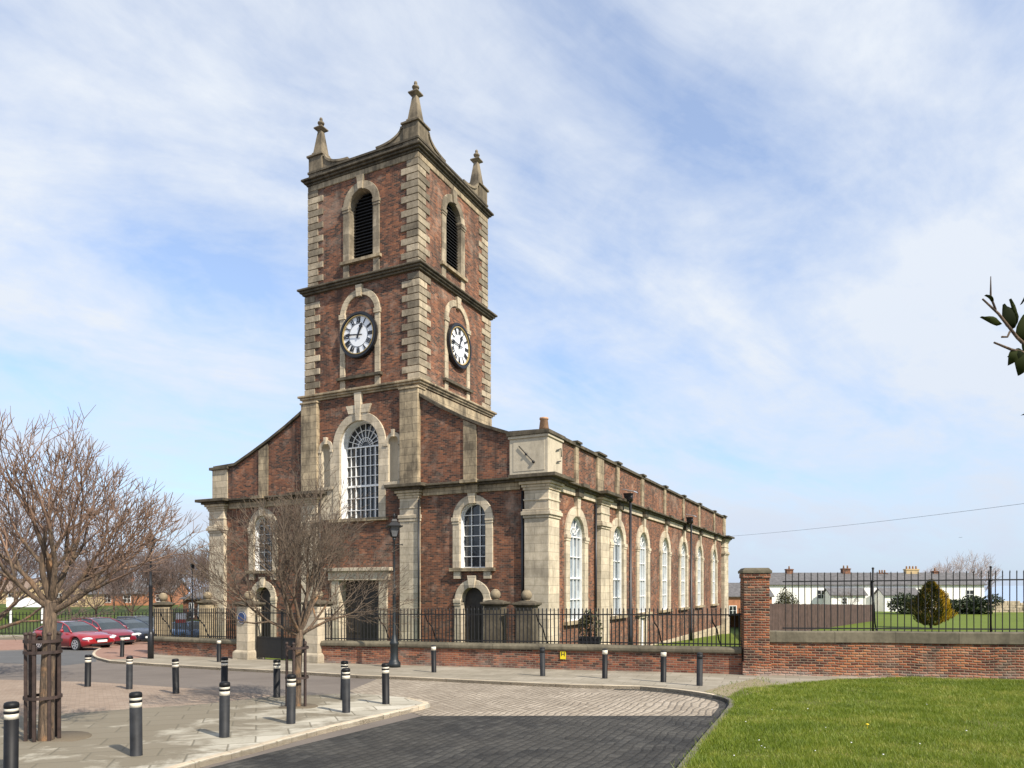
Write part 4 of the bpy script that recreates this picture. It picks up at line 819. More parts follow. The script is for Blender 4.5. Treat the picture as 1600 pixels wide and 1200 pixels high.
BOL = [(17, 1218, 'A', 'black bollard at the left edge of the picture, nearest the camera'),
 (213, 1190, 'G', 'worn grey black bollard on the flagstones right of the large caged tree'),
 (350.5, 1160, 'G', 'worn grey bollard right in front of a black one on the flagstones'),
 (454.5, 1138, 'G', 'worn grey bollard directly before the small caged tree'),
 (541, 1120, 'G', 'worn grey bollard overlapping a black one, right of the small caged tree'),
 (603, 1106, 'A', 'black bollard at the tip of the pale flagstone pavement'),
 (137, 1073, 'A', 'black bollard on the brown paving, right of the large tree cage'),
 (202, 1077, 'G', 'grey black bollard on brown paving, second in its row from the large tree cage'),
 (275, 1084, 'A', 'black bollard alone in the middle of the brown paving'),
 (350.5, 1088, 'A', 'black bollard whose foot hides behind a worn nearer bollard'),
 (432.5, 1095, 'A', 'black bollard at the flagstone edge just left of the small caged tree'),
 (537, 1099, 'A', 'black bollard half hidden behind a worn grey one, right of the small caged tree'),
 (190.5, 1030, 'B', 'black bollard with pale top on the red paving before the parked cars'),
 (342, 1038, 'B', 'black bollard with pale top before the low wall left of the gateway'),
 (678, 1055, 'B', 'black bollard with pale top just right of the tall iron lamp post'),
 (848, 1061, 'N', 'plain black bollard on the kerb left of the yellow plate'),
 (945, 1065, 'B', 'black bollard with white top before the wall, right of the yellow plate'),
 (1036.5, 1071, 'B', 'black bollard with pale top, second from the right end of the kerb'),
 (1093, 1077, 'N', 'worn grey bollard at the bend of the kerb, nearest the lawn')]
used = set()
for px, py, k, lab in BOL:
    src = {'A': PA, 'G': PG, 'B': PB, 'N': PN}[k]; o = src if k not in used else copy_tree(src); used.add(k)
    X, Y = at(px, py); H = .09 if k in 'AG' and py != 1073 and py not in (1077, 1084) else (.10 if k in 'BN' else .005)
    rg = random.Random(px); o.location = (X, Y, gz(X, Y)+H-.01); o.rotation_euler = (rg.uniform(-.025, .025), rg.uniform(-.03, .03), rg.random()*6)
    tag(o, lab, 'bollard', 'black bollards around the pavement')

# ------------------------------------------------------------------ lamp posts and floodlights
def lantern(o, z, s=1., mt='iron'):
    m_ = MB(); m_.frus(0, 0, z, z+.42*s, .11*s, .20*s); gl_ = part(m_, 'lantern_glass', M['lampglass'], o)
    m_ = MB()
    for sx_ in (-1, 1):
        for sy_ in (-1, 1): m_.tube([(sx_*.115*s, sy_*.115*s, z-.01), (sx_*.205*s, sy_*.205*s, z+.43*s)], .016, 5)
    m_.frus(0, 0, z-.06, z, .06*s, .13*s); m_.frus(0, 0, z+.42*s, z+.47*s, .33*s, .34*s); m_.frus(0, 0, z+.47*s, z+.66*s, .27*s, .09*s); m_.frus(0, 0, z+.66*s, z+.76*s, .12*s, .09*s); m_.lathe([(.05, z+.76*s), (.03, z+.86*s), (.055, z+.9*s), (.01, z+1.02*s)], n=8)
    part(m_, 'lantern_frame', M[mt], o)
Y = 26.4; p = (atY(616, Y), Y); o = empty('lamp_post', (p[0], p[1], gz(*p)+.1), .3, 'tall cast iron lamp post with lantern in front of the right tower pilaster', 'lamp post')
m = MB(); m.lathe([(.24, 0), (.24, .16), (.2, .2), (.15, .3), (.14, .82), (.17, .86), (.17, .93), (.11, 1.02), (.085, 1.18), (.058, 1.25), (.05, 2.9), (.07, 2.95), (.07, 3.0), (.04, 3.08), (.034, 4.75), (.08, 4.8), (.05, 4.86)], n=12); part(m, 'column', M['greeniron'], o)
m = MB(); m.tube([(-.3, 0, 4.6), (.3, 0, 4.6)], .018, 6); m.ball((-.3, 0, 4.6), .03, 8); m.ball((.3, 0, 4.6), .03, 8); part(m, 'ladder_bar', M['iron'], o); lantern(o, 4.9, .86)
Y = 31.2; p = (atY(235.5, Y), Y); o = empty('lamp_post', (p[0], p[1], gz(*p)+.1), .2, 'black lamp post with lantern beside the left end of the low wall', 'lamp post')
m = MB(); m.lathe([(.13, 0), (.13, 1.1), (.10, 1.15), (.085, 1.2), (.08, 3.2), (.09, 3.22), (.05, 3.3), (.042, 4.75), (.08, 4.8), (.05, 4.85)], n=12); part(m, 'column', M['pole'], o); lantern(o, 4.9, .85)
for px, Y, top, lab in ((985, 38.5, 768, 'black floodlight column beside the third side window of the church'), (1080, 52.0, 806, 'black floodlight column further along the south side of the church'), (300.5, 44, 878, 'slim dark floodlight column beyond the left gate pillars')):
    p = (atY(px, Y), Y); h = zrow(top, Y)-gz(*p); o = empty('floodlight_column', (p[0], p[1], gz(*p)), -TH if px > 500 else 2.2, lab, 'floodlight', 'floodlight columns')
    r_ = .078 if px > 500 else .035; m = MB(); m.lathe([(r_*1.5, 0), (r_*1.5, .9), (r_*1.05, 1.0), (r_*.9, h-.5)], n=12); part(m, 'column', M['pole'], o)
    m = MB(); m.tube([(0, 0, h-.55), (-.0, 0, h-.1)], .14*(1 if px > 500 else .5), 10); q = 1 if px > 500 else .5; m.frus(-.12*q, 0, h-.5, h-.1, .14*q, .22*q); m.tube([(0, -.15*q, h-.4), (0, .15*q, h-.4)], .05*q, 8); fl = part(m, 'lamp_head', M['pole'], o)
    if px < 500: continue
    m = MB(); m.add([(-.35, -.32, h+.1), (.3, -.32, h-.06), (.3, .32, h-.06), (-.35, .32, h+.1), (-.35, -.32, h+.15), (.3, -.32, h-.01), (.3, .32, h-.01), (-.35, .32, h+.15)], [(0,3,2,1),(4,5,6,7),(0,1,5,4),(1,2,6,5),(2,3,7,6),(3,0,4,7)]); part(m, 'lamp_hood', M['rim'], fl)

# ------------------------------------------------------------------ trees
def grow_tree(name, loc, rz, label, seed, H, trunk_h, r0, limbs, spread, levels, twig_mat, group=None, lean=(0, 0), wide=1., up=.9, twig_r=.006, crown_len=None, sides=3, fall=.84, laterals=1):
    rng = random.Random(seed); o = empty(name, loc, rz, label, 'tree', group)
    T = MB(); C = MB()
    top = Vector((lean[0], lean[1], trunk_h)); pts = [Vector((0, 0, -.15)), Vector((0, 0, .05)), Vector((lean[0]*.2, lean[1]*.2, trunk_h*.35)), Vector((lean[0]*.6, lean[1]*.6, trunk_h*.7)), top]
    T.tube(pts, [r0*1.35, r0*1.12, r0, r0*.93, r0*.95], 10)
    CL = crown_len or (H-trunk_h)
    def branch(p, d, L, r, lv):
        n = 3 if lv < levels-1 else 2; pts_ = [p.copy()]; q = p.copy(); d = d.normalized()
        for i in range(n):
            d = (d+Vector((rng.gauss(0, 1), rng.gauss(0, 1), rng.gauss(0, .7)))*.085+Vector((0, 0, up*.085))).normalized(); q = q+d*(L/n); pts_.append(q.copy())
        last = lv >= levels; r1 = max(r*(.35 if last else .74), twig_r*.5)
        (T if lv < 2 else C).tube(pts_, [r+(r1-r)*i/n for i in range(n+1)], 8 if lv < 2 else (5 if r > .012 else sides), cap=False)
        if last: return
        k = 3 if rng.random() < .35 else 2; az = rng.random()*6.28; ax0 = d.orthogonal().normalized()
        for j in range(k):
            ax = Matrix.Rotation(az+2*math.pi*j/k+rng.uniform(-.5, .5), 3, d) @ ax0; main = (j == 0)
            nd = Matrix.Rotation(R(rng.uniform(6, 20) if main else rng.uniform(20, 42)), 3, ax) @ d
            branch(q, nd, L*fall*rng.uniform(.85, 1.15)*(1 if main else .9), max(r1*(.92 if main else .72), twig_r), lv+1)
        if lv >= 1:
            for _ in range(laterals):
                f = rng.uniform(.25, .85)*n; i = min(int(f), n-1); pp = pts_[i].lerp(pts_[i+1], f-i)
                ax = Matrix.Rotation(rng.random()*6.28, 3, d) @ ax0; nd = Matrix.Rotation(R(rng.uniform(28, 55)), 3, ax) @ d
                branch(pp, nd, L*fall*rng.uniform(.6, .95), max(r1*.5, twig_r), min(lv+2, levels))
    for k in range(limbs):
        az = 2*math.pi*(k*.618+rng.uniform(-.06, .06)); tilt = R(spread[0]+(spread[1]-spread[0])*(k/(limbs-1))**.8); zz = (k/(limbs-1))*.30
        d = Vector((math.sin(tilt)*math.cos(az)*wide, math.sin(tilt)*math.sin(az), math.cos(tilt))); st = top.lerp(pts[-2], zz)
        branch(st, d, CL*rng.uniform(.22, .27)*(1.0 if wide == 1 else 1.05), r0*rng.uniform(.40, .56), 0)
    t_o = T.build('trunk', M['bark'], o, fix=False); c_o = C.build('crown', twig_mat, o, fix=False)
    return o
c = at(72, 1165)
grow_tree('bare_tree', (c[0], c[1], gz(*c)+.09), 0, 'large bare street tree with orange brown twigs rising from an iron guard at left', 11, 5.4, 2.3, .105, 9, (6, 68), 6, M['twig'], crown_len=2.7, twig_r=.0056, lean=(.08, 0), up=.9)
c = at(464, 1110)
grow_tree('bare_tree', (c[0], c[1], gz(*c)+.09), .5, 'smaller bare tree with fine brown twigs in an iron guard before the church', 23, 5.1, 1.7, .085, 11, (8, 70), 6, M['twig2'], crown_len=2.9, twig_r=.0052, laterals=1, up=.75, lean=(.06, 0), wide=1.1)
c = (atY(-28, 22.0), 22.0)
grow_tree('bare_tree', (c[0], c[1], gz(*c)), .2, 'dark bare tree cut off by the left edge of the picture', 31, 6.4, 1.7, .15, 9, (10, 78), 6, M['twigfar'], crown_len=4.4, twig_r=.009, lean=(.1, 0))
FAR = [(150, 74, 6.6, 'bare tree behind the red cars, nearest the white board'), (206, 70, 7.2, 'bare tree behind the parked cars, left of the black lamp post'), (268, 72, 7.4, 'bare tree beyond the railing, right of the black lamp post'), (318, 78, 7.6, 'bare tree just left of the church corner, beyond the slim floodlight column'), (108, 92, 7.6, 'bare tree far back in the park between the two gables'), (238, 95, 8.6, 'bare tree far back in the park, in line with the black lamp post'), (178, 98, 8.2, 'bare tree far back between the two trees behind the red cars'), (290, 99, 8.8, 'bare tree far back behind the ball topped pillars'), (22, 100, 8.4, 'bare tree far back behind the white board')]
for i, (px, Y, h, lab) in enumerate(FAR):
    p = (atY(px, Y), Y); grow_tree('bare_tree', (p[0], p[1], zpark(*p) if Y > 60 else gz(*p)), 0, lab, 50+i, h, 1.9, .12, 7, (8, 66), 6, M['twigfar'], group='bare park trees beyond the cars', crown_len=(h-1.7)*1.08, twig_r=.014)
for i, (px, Y, h, lab) in enumerate([(1512, 150, 14.5, 'pale bare tree behind the right end of the white terrace'), (1462, 165, 13.5, 'faint bare tree behind the terrace chimneys')]):
    p = (atY(px, Y), Y); grow_tree('bare_tree', (p[0], p[1], zrow(958, Y)-2), 0, lab, 80+i, h, 3., .18, 7, (10, 62), 5, M['twigpale'], group='bare trees behind the white terrace', crown_len=(h-3.2)*1.1, twig_r=.028, laterals=1)
def guard(loc, label, n, r, h, hoops, rz):
    o = empty('tree_guard', loc, rz, label, 'tree guard', 'iron tree guards')
    for i in range(n):
        th = 2*math.pi*i/n; m_ = MB(); x, y = r*math.cos(th), r*math.sin(th)
        m_.box((x-.022, y-.022, -.1), (x+.022, y+.022, h)); m_.ball((x, y, h+.02), .036, 8); part(m_, 'post', M['rust'], o)
    for z in hoops:
        m_ = MB(); m_.ring([((r+.028)*math.cos(2*math.pi*i/24), (r+.028)*math.sin(2*math.pi*i/24)) for i in range(24)], [((r+.04)*math.cos(2*math.pi*i/24), (r+.04)*math.sin(2*math.pi*i/24)) for i in range(24)], lambda a, b, d: (a, b, d), z, z+.05, closed=True); part(m_, 'hoop', M['rust'], o)
c = at(67, 1164); guard((c[0], c[1], gz(*c)+.09), 'dark iron guard of upright bars round the large left tree', 7, .235, 1.72, (.68, 1.42, 1.6), .3)
c = at(464, 1110); guard((c[0], c[1], gz(*c)+.09), 'rusty iron guard of thin bars round the smaller tree', 5, .215, 1.38, (.62, 1.28), .9)

# ------------------------------------------------------------------ parked cars
def car(name, loc, rz, label, paint, L, Wd, Hh, prof, gh, wheels, cat='car', s=1.0, big_rim=False):
    """prof: (x, z) line of bonnet, belt and boot; gh: rear base, rear top, front top, front base of the cabin"""
    o = empty(name, loc, rz, label, cat, 'cars parked in the bay'); o.scale = (s, s, s)
    px_, pz_ = zip(*prof); hw = Wd/2; wr = .32; xs_ = np.unique(np.concatenate([np.linspace(-L/2, L/2, 40)]+[np.linspace(w0-.4, w0+.4, 11) for w0 in wheels])); vs = []; n = 0
    for x in xs_:
        e = abs(x)/(L/2); wx = hw*(1-.22*max(0, (e-.72)/.28)**2.2); zt = float(np.interp(x, px_, pz_)); zb = .2+.16*max(0, (e-.85)/.15)
        for w0 in wheels:
            if abs(x-w0) < .37: zb = max(zb, .32+math.sqrt(.37**2-(x-w0)**2)*.98)
        zb = min(zb, zt-.14); mid = zb+(zt-zb)*.55
        ring_ = [(0, zb), (wx*.9, zb), (wx*.985, zb+.03), (wx*1.0, mid), (wx*.965, zt-.07), (wx*.86, zt-.0), (wx*.45, zt+.035), (0, zt+.045)]
        ring_ += [(-y, z) for y, z in ring_[-2:0:-1]]; n = len(ring_); vs += [(float(x), y, z) for y, z in ring_]
    k = len(xs_); m_ = MB(); m_.add(vs, [(i*n+j, i*n+(j+1) % n, (i+1)*n+(j+1) % n, (i+1)*n+j) for i in range(k-1) for j in range(n)]+[tuple(range(n)), tuple(range((k-1)*n, k*n))], smooth=True)
    b = part(m_, 'body', paint, o)
    xr0, xr1, xf1, xf0 = gh; zb0 = float(np.interp(xr0, px_, pz_))+.0; zb1 = float(np.interp(xf0, px_, pz_))+.0; wl, wu = hw*.86, hw*.64
    xs2 = [xr0, xr0*.45+xr1*.55, xr1, (xr1+xf1)/2, xf1, xf1*.45+xf0*.55, xf0]; zr = [zb0, zb0*.36+(Hh-.03)*.64, Hh-.03, Hh, Hh-.03, zb1*.37+(Hh-.03)*.63, zb1]
    vs = []
    for x, z in zip(xs2, zr):
        zl = float(np.interp(x, px_, pz_)); t_ = (z-zl)/(Hh-zl+1e-6); wt = wl+(wu-wl)*t_
        vs += [(x, -wl, zl-.03), (x, -wt, z), (x, -wt*.5, z+.02), (x, wt*.5, z+.02), (x, wt, z), (x, wl, zl-.03)]
    m_ = MB(); m_.add(vs, [(i*6+j, i*6+j+1, (i+1)*6+j+1, (i+1)*6+j) for i in range(6) for j in range(5)]); part(m_, 'windows', M['carglass'], o)
    m_ = MB(); V = lambda i, j: Vector(vs[i*6+j])
    up_ = Vector((0, 0, .012)); rf = [V(i, j)+up_ for i in (2, 3, 4) for j in (1, 2, 3, 4)]
    m_.add(rf, [(i*4+j, i*4+j+1, (i+1)*4+j+1, (i+1)*4+j) for i in range(2) for j in range(3)], smooth=True)
    for j in (1, 4):
        sgn = -1 if j == 1 else 1; ofs = Vector((0, sgn*.012, 0))
        m_.tube([V(i, j)+ofs*.5 for i in range(7)], .035, 6)
        for fx in (.38, .72):
            xp = xr0+(xf0-xr0)*fx; zl = float(np.interp(xp, px_, pz_)); zz_ = float(np.interp(xp, xs2, zr)); t_ = (zz_-zl)/(Hh-zl); m_.tube([(xp, sgn*(wl+.004), zl-.02), (xp-.05, sgn*(wl+(wu-wl)*t_+.004), zz_)], .028, 5)
    part(m_, 'roof', paint, o)
    m_ = MB()
    for sg in (-1, 1): m_.ball((xf0-.45, sg*(hw+.07), zb1+.1), .09, 10)
    part(m_, 'door_mirrors', paint, o)
    zf = float(np.interp(L/2-.18, px_, pz_))
    for sg in (-1, 1):
        m_ = MB(); vs2 = []
        c_ = Vector((L/2-.24, sg*hw*.70, zf-.09)); m_.lathe([(.24*math.sin(math.pi*i/8)+.002, -.085*math.cos(math.pi*i/8)) for i in range(9)], c_, 12); part(m_, 'headlight', M['lens'], o)
    m_ = MB(); m_.box((L/2-.12, -.34, zf-.2), (L/2+.012, .34, zf-.08)); m_.box((L/2-.14, -hw*.62, .26), (L/2-.0, hw*.62, .36)); part(m_, 'grille', M['plastic'], o)
    m_ = MB(); m_.box((L/2-.05, -.26, .42), (L/2+.02, .26, .53)); part(m_, 'number_plate', M['signwhite'], o)
    for w0 in wheels:
        for sg in (-1, 1):
            m_ = MB(); c0 = .19
            def disc(mm, r_, ya, yb, nn=20):
                A = [(r_*math.cos(2*math.pi*i/nn), r_*math.sin(2*math.pi*i/nn)) for i in range(nn)]; mm.prism(A, lambda a, b_, d: (w0+a, sg*d, .32+b_), ya, yb)
            disc(m_, wr, hw-.24, hw-.015); wb = part(m_, 'wheel', M['tyre'], o, .02)
            m_ = MB(); rr = .235 if big_rim else .20
            A = [((rr-.035)*math.cos(2*math.pi*i/20), (rr-.035)*math.sin(2*math.pi*i/20)) for i in range(20)]; Bq = [(rr*math.cos(2*math.pi*i/20), rr*math.sin(2*math.pi*i/20)) for i in range(20)]
            mpw = lambda a, b_, d: (w0+a, sg*d, .32+b_); m_.ring(A, Bq, mpw, hw-.03, hw-.003, closed=True)
            for i in range(7):
                th = 2*math.pi*i/7; cs, sn = math.cos(th), math.sin(th); m_.prism([(cs*.03-sn*.03, sn*.03+cs*.03), (cs*(rr-.02)-sn*.025, sn*(rr-.02)+cs*.025), (cs*(rr-.02)+sn*.025, sn*(rr-.02)-cs*.025), (cs*.03+sn*.03, sn*.03-cs*.03)], mpw, hw-.03, hw-.006)
            part(m_, 'rim', M['rim'], wb)
    return o
coupe = [(-2.18, .62), (-2.1, .86), (-1.7, .97), (-1.2, .95), (.85, .90), (1.5, .83), (1.95, .72), (2.12, .62), (2.18, .5)]
mpv = [(-2.1, .6), (-2.05, .95), (-1.6, .98), (1.0, .98), (1.5, .90), (1.9, .76), (2.08, .62), (2.12, .5)]
cz = lambda px, Y: (atY(px, Y), Y, gz(0, Y)+.02)
car('parked_car', cz(114, 41.0), R(-23), 'bright red low coupe with silver alloy wheels, nearest of the parked cars', M['redcar'], 4.36, 1.76, 1.40, coupe, (-1.85, -.75, .05, .98), (-1.33, 1.38), s=1.13, big_rim=True)
car('parked_car', cz(156, 44.5), R(-25), 'wine red tall hatchback parked behind the red coupe', M['winecar'], 4.24, 1.78, 1.56, mpv, (-1.95, -1.45, .1, 1.25), (-1.3, 1.32), s=1.12)
car('parked_car', cz(200, 47.5), R(-28), 'navy hatchback parked between the wine red hatchback and the lamp post', M['navycar'], 4.1, 1.74, 1.5, mpv, (-1.9, -1.3, .1, 1.2), (-1.28, 1.3), s=1.1)
car('parked_car', cz(222, 52.0), R(-30), 'charcoal estate car, farthest of the parked row, behind the lamp post', M['greycar'], 4.5, 1.8, 1.62, [(q*1.07, z) for q, z in mpv], (-2.15, -1.8, .2, 1.3), (-1.35, 1.4), s=1.1)
car('parked_car', cz(285, 49.0), R(150), 'pale blue car seen through the railing between the ball topped pillars', M['bluecar'], 4.0, 1.7, 1.45, mpv, (-1.85, -1.3, .1, 1.2), (-1.25, 1.28), s=1.0)

# ------------------------------------------------------------------ left background: board, railings, houses
Y = 78; o = empty('sign_board', (atY(39, Y), Y, zpark(0, Y)), 0, 'blank white board on two white posts on the grass mound', 'sign')
zt, zb = zrow(934, Y)-zpark(0, Y), zrow(948.5, Y)-zpark(0, Y)
m = MB(); m.box((-2.05, -.04, zb), (2.05, .04, zt)); part(m, 'board', M['signwhite'], o)
for x in (-1.65, 1.85): m = MB(); m.box((x-.09, .04, -.3), (x+.09, .14, zt-.1)); part(m, 'post', M['signwhite'], o)
pa, pb = (atY(-60, 66), 66), (atY(420, 66), 66)
railing('park_railing', pa, (atY(330, 66), 66), 0, 2.1, .33, .04, 'long dark railing in front of the park behind the parked cars', railz=(.25,), gnd=lambda x, y: zpark(x, y))
def house(name, loc, rz, label, L, Dp, eave, ridge, wall, roof, wins=(), chims=(), cat='house', gable_front=False, group=None, doors=()):
    o = empty(name, loc, rz, label, cat, group); m_ = MB()
    if not gable_front:
        m_.box((0, 0, -2), (L, Dp, eave)); m_.add([(0.004, 0, eave), (0.004, Dp, eave), (0.004, Dp/2, ridge-.1)], [(0, 1, 2)]); m_.add([(L-.004, 0, eave), (L-.004, Dp, eave), (L-.004, Dp/2, ridge-.1)], [(0, 1, 2)])
        r_ = MB(); e = .3; rz_ = -(ridge-eave)/(Dp/2)*e
        for sg in (0, 1):
            ya, yb = (-e, Dp/2) if sg == 0 else (Dp+e, Dp/2); r_.add([(-.25, ya, eave+rz_), (L+.25, ya, eave+rz_), (L+.25, yb, ridge), (-.25, yb, ridge), (-.25, ya, eave+rz_+.14), (L+.25, ya, eave+rz_+.14), (L+.25, yb, ridge+.14), (-.25, yb, ridge+.14)], [(0,3,2,1),(4,5,6,7),(0,1,5,4),(1,2,6,5),(2,3,7,6),(3,0,4,7)])
    else:
        m_.box((0, 0, -2), (L, Dp, eave)); m_.add([(0, .004, eave), (L, .004, eave), (L/2, .004, ridge-.1)], [(0, 1, 2)]); r_ = MB(); e = .3; rz_ = -(ridge-eave)/(L/2)*e
        for sg in (0, 1):
            xa, xb = (-e, L/2) if sg == 0 else (L+e, L/2); r_.add([(xa, -.25, eave+rz_), (xa, Dp, eave+rz_), (xb, Dp, ridge), (xb, -.25, ridge), (xa, -.25, eave+rz_+.14), (xa, Dp, eave+rz_+.14), (xb, Dp, ridge+.14), (xb, -.25, ridge+.14)], [(0,3,2,1),(4,5,6,7),(0,1,5,4),(1,2,6,5),(2,3,7,6),(3,0,4,7)])
    part(m_, 'wall', M[wall], o); rf = part(r_, 'roof', M[roof], o)
    for (x, w_, z0, z1) in wins:
        m_ = MB(); m_.ring([(x, z0), (x+w_, z0), (x+w_, z1), (x, z1)], [(x-.08, z0-.08), (x+w_+.08, z0-.08), (x+w_+.08, z1+.08), (x-.08, z1+.08)], fm, -.05, .02, closed=True); m_.box((x+w_/2-.03, -.04, z0), (x+w_/2+.03, .0, z1)); m_.box((x, -.035, (z0+z1)/2-.03), (x+w_, .0, (z0+z1)/2+.03)); wf = part(m_, 'window', M['white'], o)
        m_ = MB(); m_.box((x, -.02, z0), (x+w_, -.003, z1)); part(m_, 'pane', M['glass'], wf)
    for (x, w_) in doors:
        m_ = MB(); m_.box((x, -.05, -.2), (x+w_, .01, 2.0)); part(m_, 'door', M['door'], o)
    for (x, w_, zc, npots, brk) in chims:
        m_ = MB(); m_.box((x-w_/2, Dp/2-.4, ridge-.5), (x+w_/2, Dp/2+.4, zc)); m_.box((x-w_/2-.08, Dp/2-.48, zc-.18), (x+w_/2+.08, Dp/2+.48, zc-.05)); ch_ = part(m_, 'chimney', M[brk], rf)
        for i in range(npots): m_ = MB(); m_.lathe([(.14, zc), (.11, zc+.42), (.13, zc+.45)], (x-w_/2+w_*(i+.5)/npots, Dp/2, 0), 8); part(m_, 'chimney_pot', M['terracotta'], ch_)
    return o
Y = 118; zb = zpark(0, 118)
house('gable_house', (atY(60, Y), Y, zb), 0, 'buff brick house with its gable facing, behind the white board', 5.2, 8, 2.5, 4.6, 'yellowbrick', 'slate', [(1.2, .9, 1.0, 2.2), (3.0, .9, 1.0, 2.2)], gable_front=True, cat='house')
Y = 125
house('terrace_house', (atY(92, Y), Y, zb), 0, 'low orange brick terrace behind the bare trees and cars', 15.5, 7, 2.2, 4.3, 'orangebrick', 'slate', [(1.5, 1.2, .6, 1.8), (4.5, 1.2, .6, 1.8), (8, 1.2, .6, 1.8), (11.5, 1.2, .6, 1.8)], [(4, .8, 5.0, 2, 'orangebrick'), (11, .8, 5.0, 2, 'orangebrick')])
house('gable_house', (atY(98, 116), 116, zb), .1, 'small buff house with pale gable right of the large street tree', 3.8, 6, 2.3, 4.0, 'yellowbrick', 'slate', [(1.3, 1., .8, 1.9)], gable_front=True)
house('terrace_house', (atY(-90, 128), 128, zb), 0, 'long low house with brown roof behind the mound and white board', 15, 7, 2.6, 4.7, 'yellowbrick', 'brownroof', [(4, 1.1, .8, 2.0), (8, 1.1, .8, 2.0), (12, 1.1, .8, 2.0)], [(9, .8, 5.3, 2, 'orangebrick')])
house('terrace_house', (atY(200, 128), 128, zb), .05, 'orange brick house low behind the middle of the park trees', 8, 7, 2.4, 4.4, 'orangebrick', 'slate', [(1.5, 1.1, .7, 1.9), (5, 1.1, .7, 1.9)], [(6, .8, 5., 2, 'orangebrick')])
house('brick_hall', (atY(286, 84), 84, zpark(0, 84)-.3), -.2, 'dark brick building with pale windows left of the church corner', 9, 8, 2.75, 4.0, 'oldbrick', 'slate', [(.9, .5, .6, 2.2), (2.1, .5, .6, 2.2), (3.3, .5, .6, 2.2)], cat='building')
Y = 46.5; o = empty('notice_board', (atY(282.5, Y), Y, gz(0, Y)), .1, 'small white and red notice board seen through the railing', 'sign'); zt, zb = zrow(957, Y)-gz(0, Y), zrow(973, Y)-gz(0, Y)
m = MB(); m.box((-.33, -.03, zb+.22), (.33, .03, zt)); part(m, 'board', M['signwhite'], o); m = MB(); m.box((-.33, -.034, zb), (.33, .034, zb+.219)); part(m, 'strip', M['signred'], o); m = MB(); m.box((-.3, .03, -.2), (-.24, .08, zt)); m.box((.24, .03, -.2), (.3, .08, zt)); part(m, 'posts', M['iron'], o)

# ------------------------------------------------------------------ right background
Y = 108; xw = atY(1200, Y); k = Y/FPX; zb = -2.6; W = lambda px: (px-1180)*k
x0h = atY(1180, Y); ez, rz_ = zrow(913, Y)-zb, zrow(895.5, Y)-zb
wn_ = [(W(q)-.55, 1.1, zrow(935, Y)-zb, zrow(922.5, Y)-zb) for q in (1283, 1337, 1374, 1428, 1515)]
house('white_terrace', (x0h, Y, zb), 0, 'long whitewashed terrace with slate roof and brick chimneys behind the railing', W(1538), 7, ez, rz_, 'whitewash', 'slate', wn_,
      [(W(1247), 1.0, zrow(889, Y+3.5)-zb, 1, 'brick'), (W(1338), 1.2, zrow(888, Y+3.5)-zb, 2, 'brick'), (W(1397), 1.2, zrow(895, Y+3.5)-zb, 3, 'brick'), (W(1444), 2.0, zrow(889, Y+3.5)-zb, 4, 'yellowbrick'), (W(1482), .7, zrow(892, Y+3.5)-zb, 1, 'brick')], cat='terrace')
for px, lab in ((1320, 'small white lean-to extension on the terrace, left one'), (1403, 'small white lean-to extension on the terrace, nearer the conifer')):
    house('extension', (atY(px-22, Y-2.6), Y-2.6, zb), 0, lab, 5.2, 2.55, zrow(929, Y-4)-zb, zrow(920, Y-4)-zb, 'whitewash', 'slate', [(1.7, .7, zrow(944, Y-4)-zb, zrow(935, Y-4)-zb)], group='lean-to extensions of the white terrace')
house('brick_house', (atY(1126, 96), 96, -3), 0, 'brick house with slate roof seen between church and tall pier', 7, 6, zrow(931, 96)+3, zrow(912, 96)+3, 'orangebrick', 'slate', [(1.2, .9, 1.2, 2.4)], [(1.2, .8, zrow(902, 99)+3, 1, 'orangebrick')])
# board fence
a, b = Vector((12.2, 34)), Vector((atY(1366, 50), 50)); L = (b-a).length; o = empty('board_fence', (a.x, a.y, -.3), math.atan2(b.y-a.y, b.x-a.x), 'brown vertical board fence at the back of the lawn, left of the conifer', 'fence')
m = MB(); rg = random.Random(3); n = int(L/.15); zl = zrow(943.5, 34)+.3; zr2 = zrow(945, 50)+.3
for i in range(n): x = L*i/n; zt = zl+(zr2-zl)*i/n+rg.uniform(-.02, .02); m.box((x+.006, -.012+rg.uniform(0, .012), -.2), (x+L/n-.006, .03, zt))
part(m, 'boards', M['fenceboard'], o); m = MB(); m.box((0, .03, .3), (L, .08, .4)); part(m, 'rail', M['fenceboard'], o)
# far stone wall
a, b = (atY(1541, 66), 66), (atY(1760, 66), 66); o = empty('stone_wall', (a[0], a[1], -.35), 0, 'low pale rubble stone wall at the far right end of the lawn', 'wall'); m = MB(); rg = random.Random(5)
for r_ in range(4):
    x = 0
    while x < b[0]-a[0]:
        w_ = rg.uniform(.3, .7); m.box((x, rg.uniform(-.04, .02), r_*.23), (x+w_-.02, .4, r_*.23+.215+rg.uniform(0, .012)+(rg.uniform(0, .2) if r_ == 3 else 0))); x += w_
part(m, 'stonework', M['rubble'], o, .02)
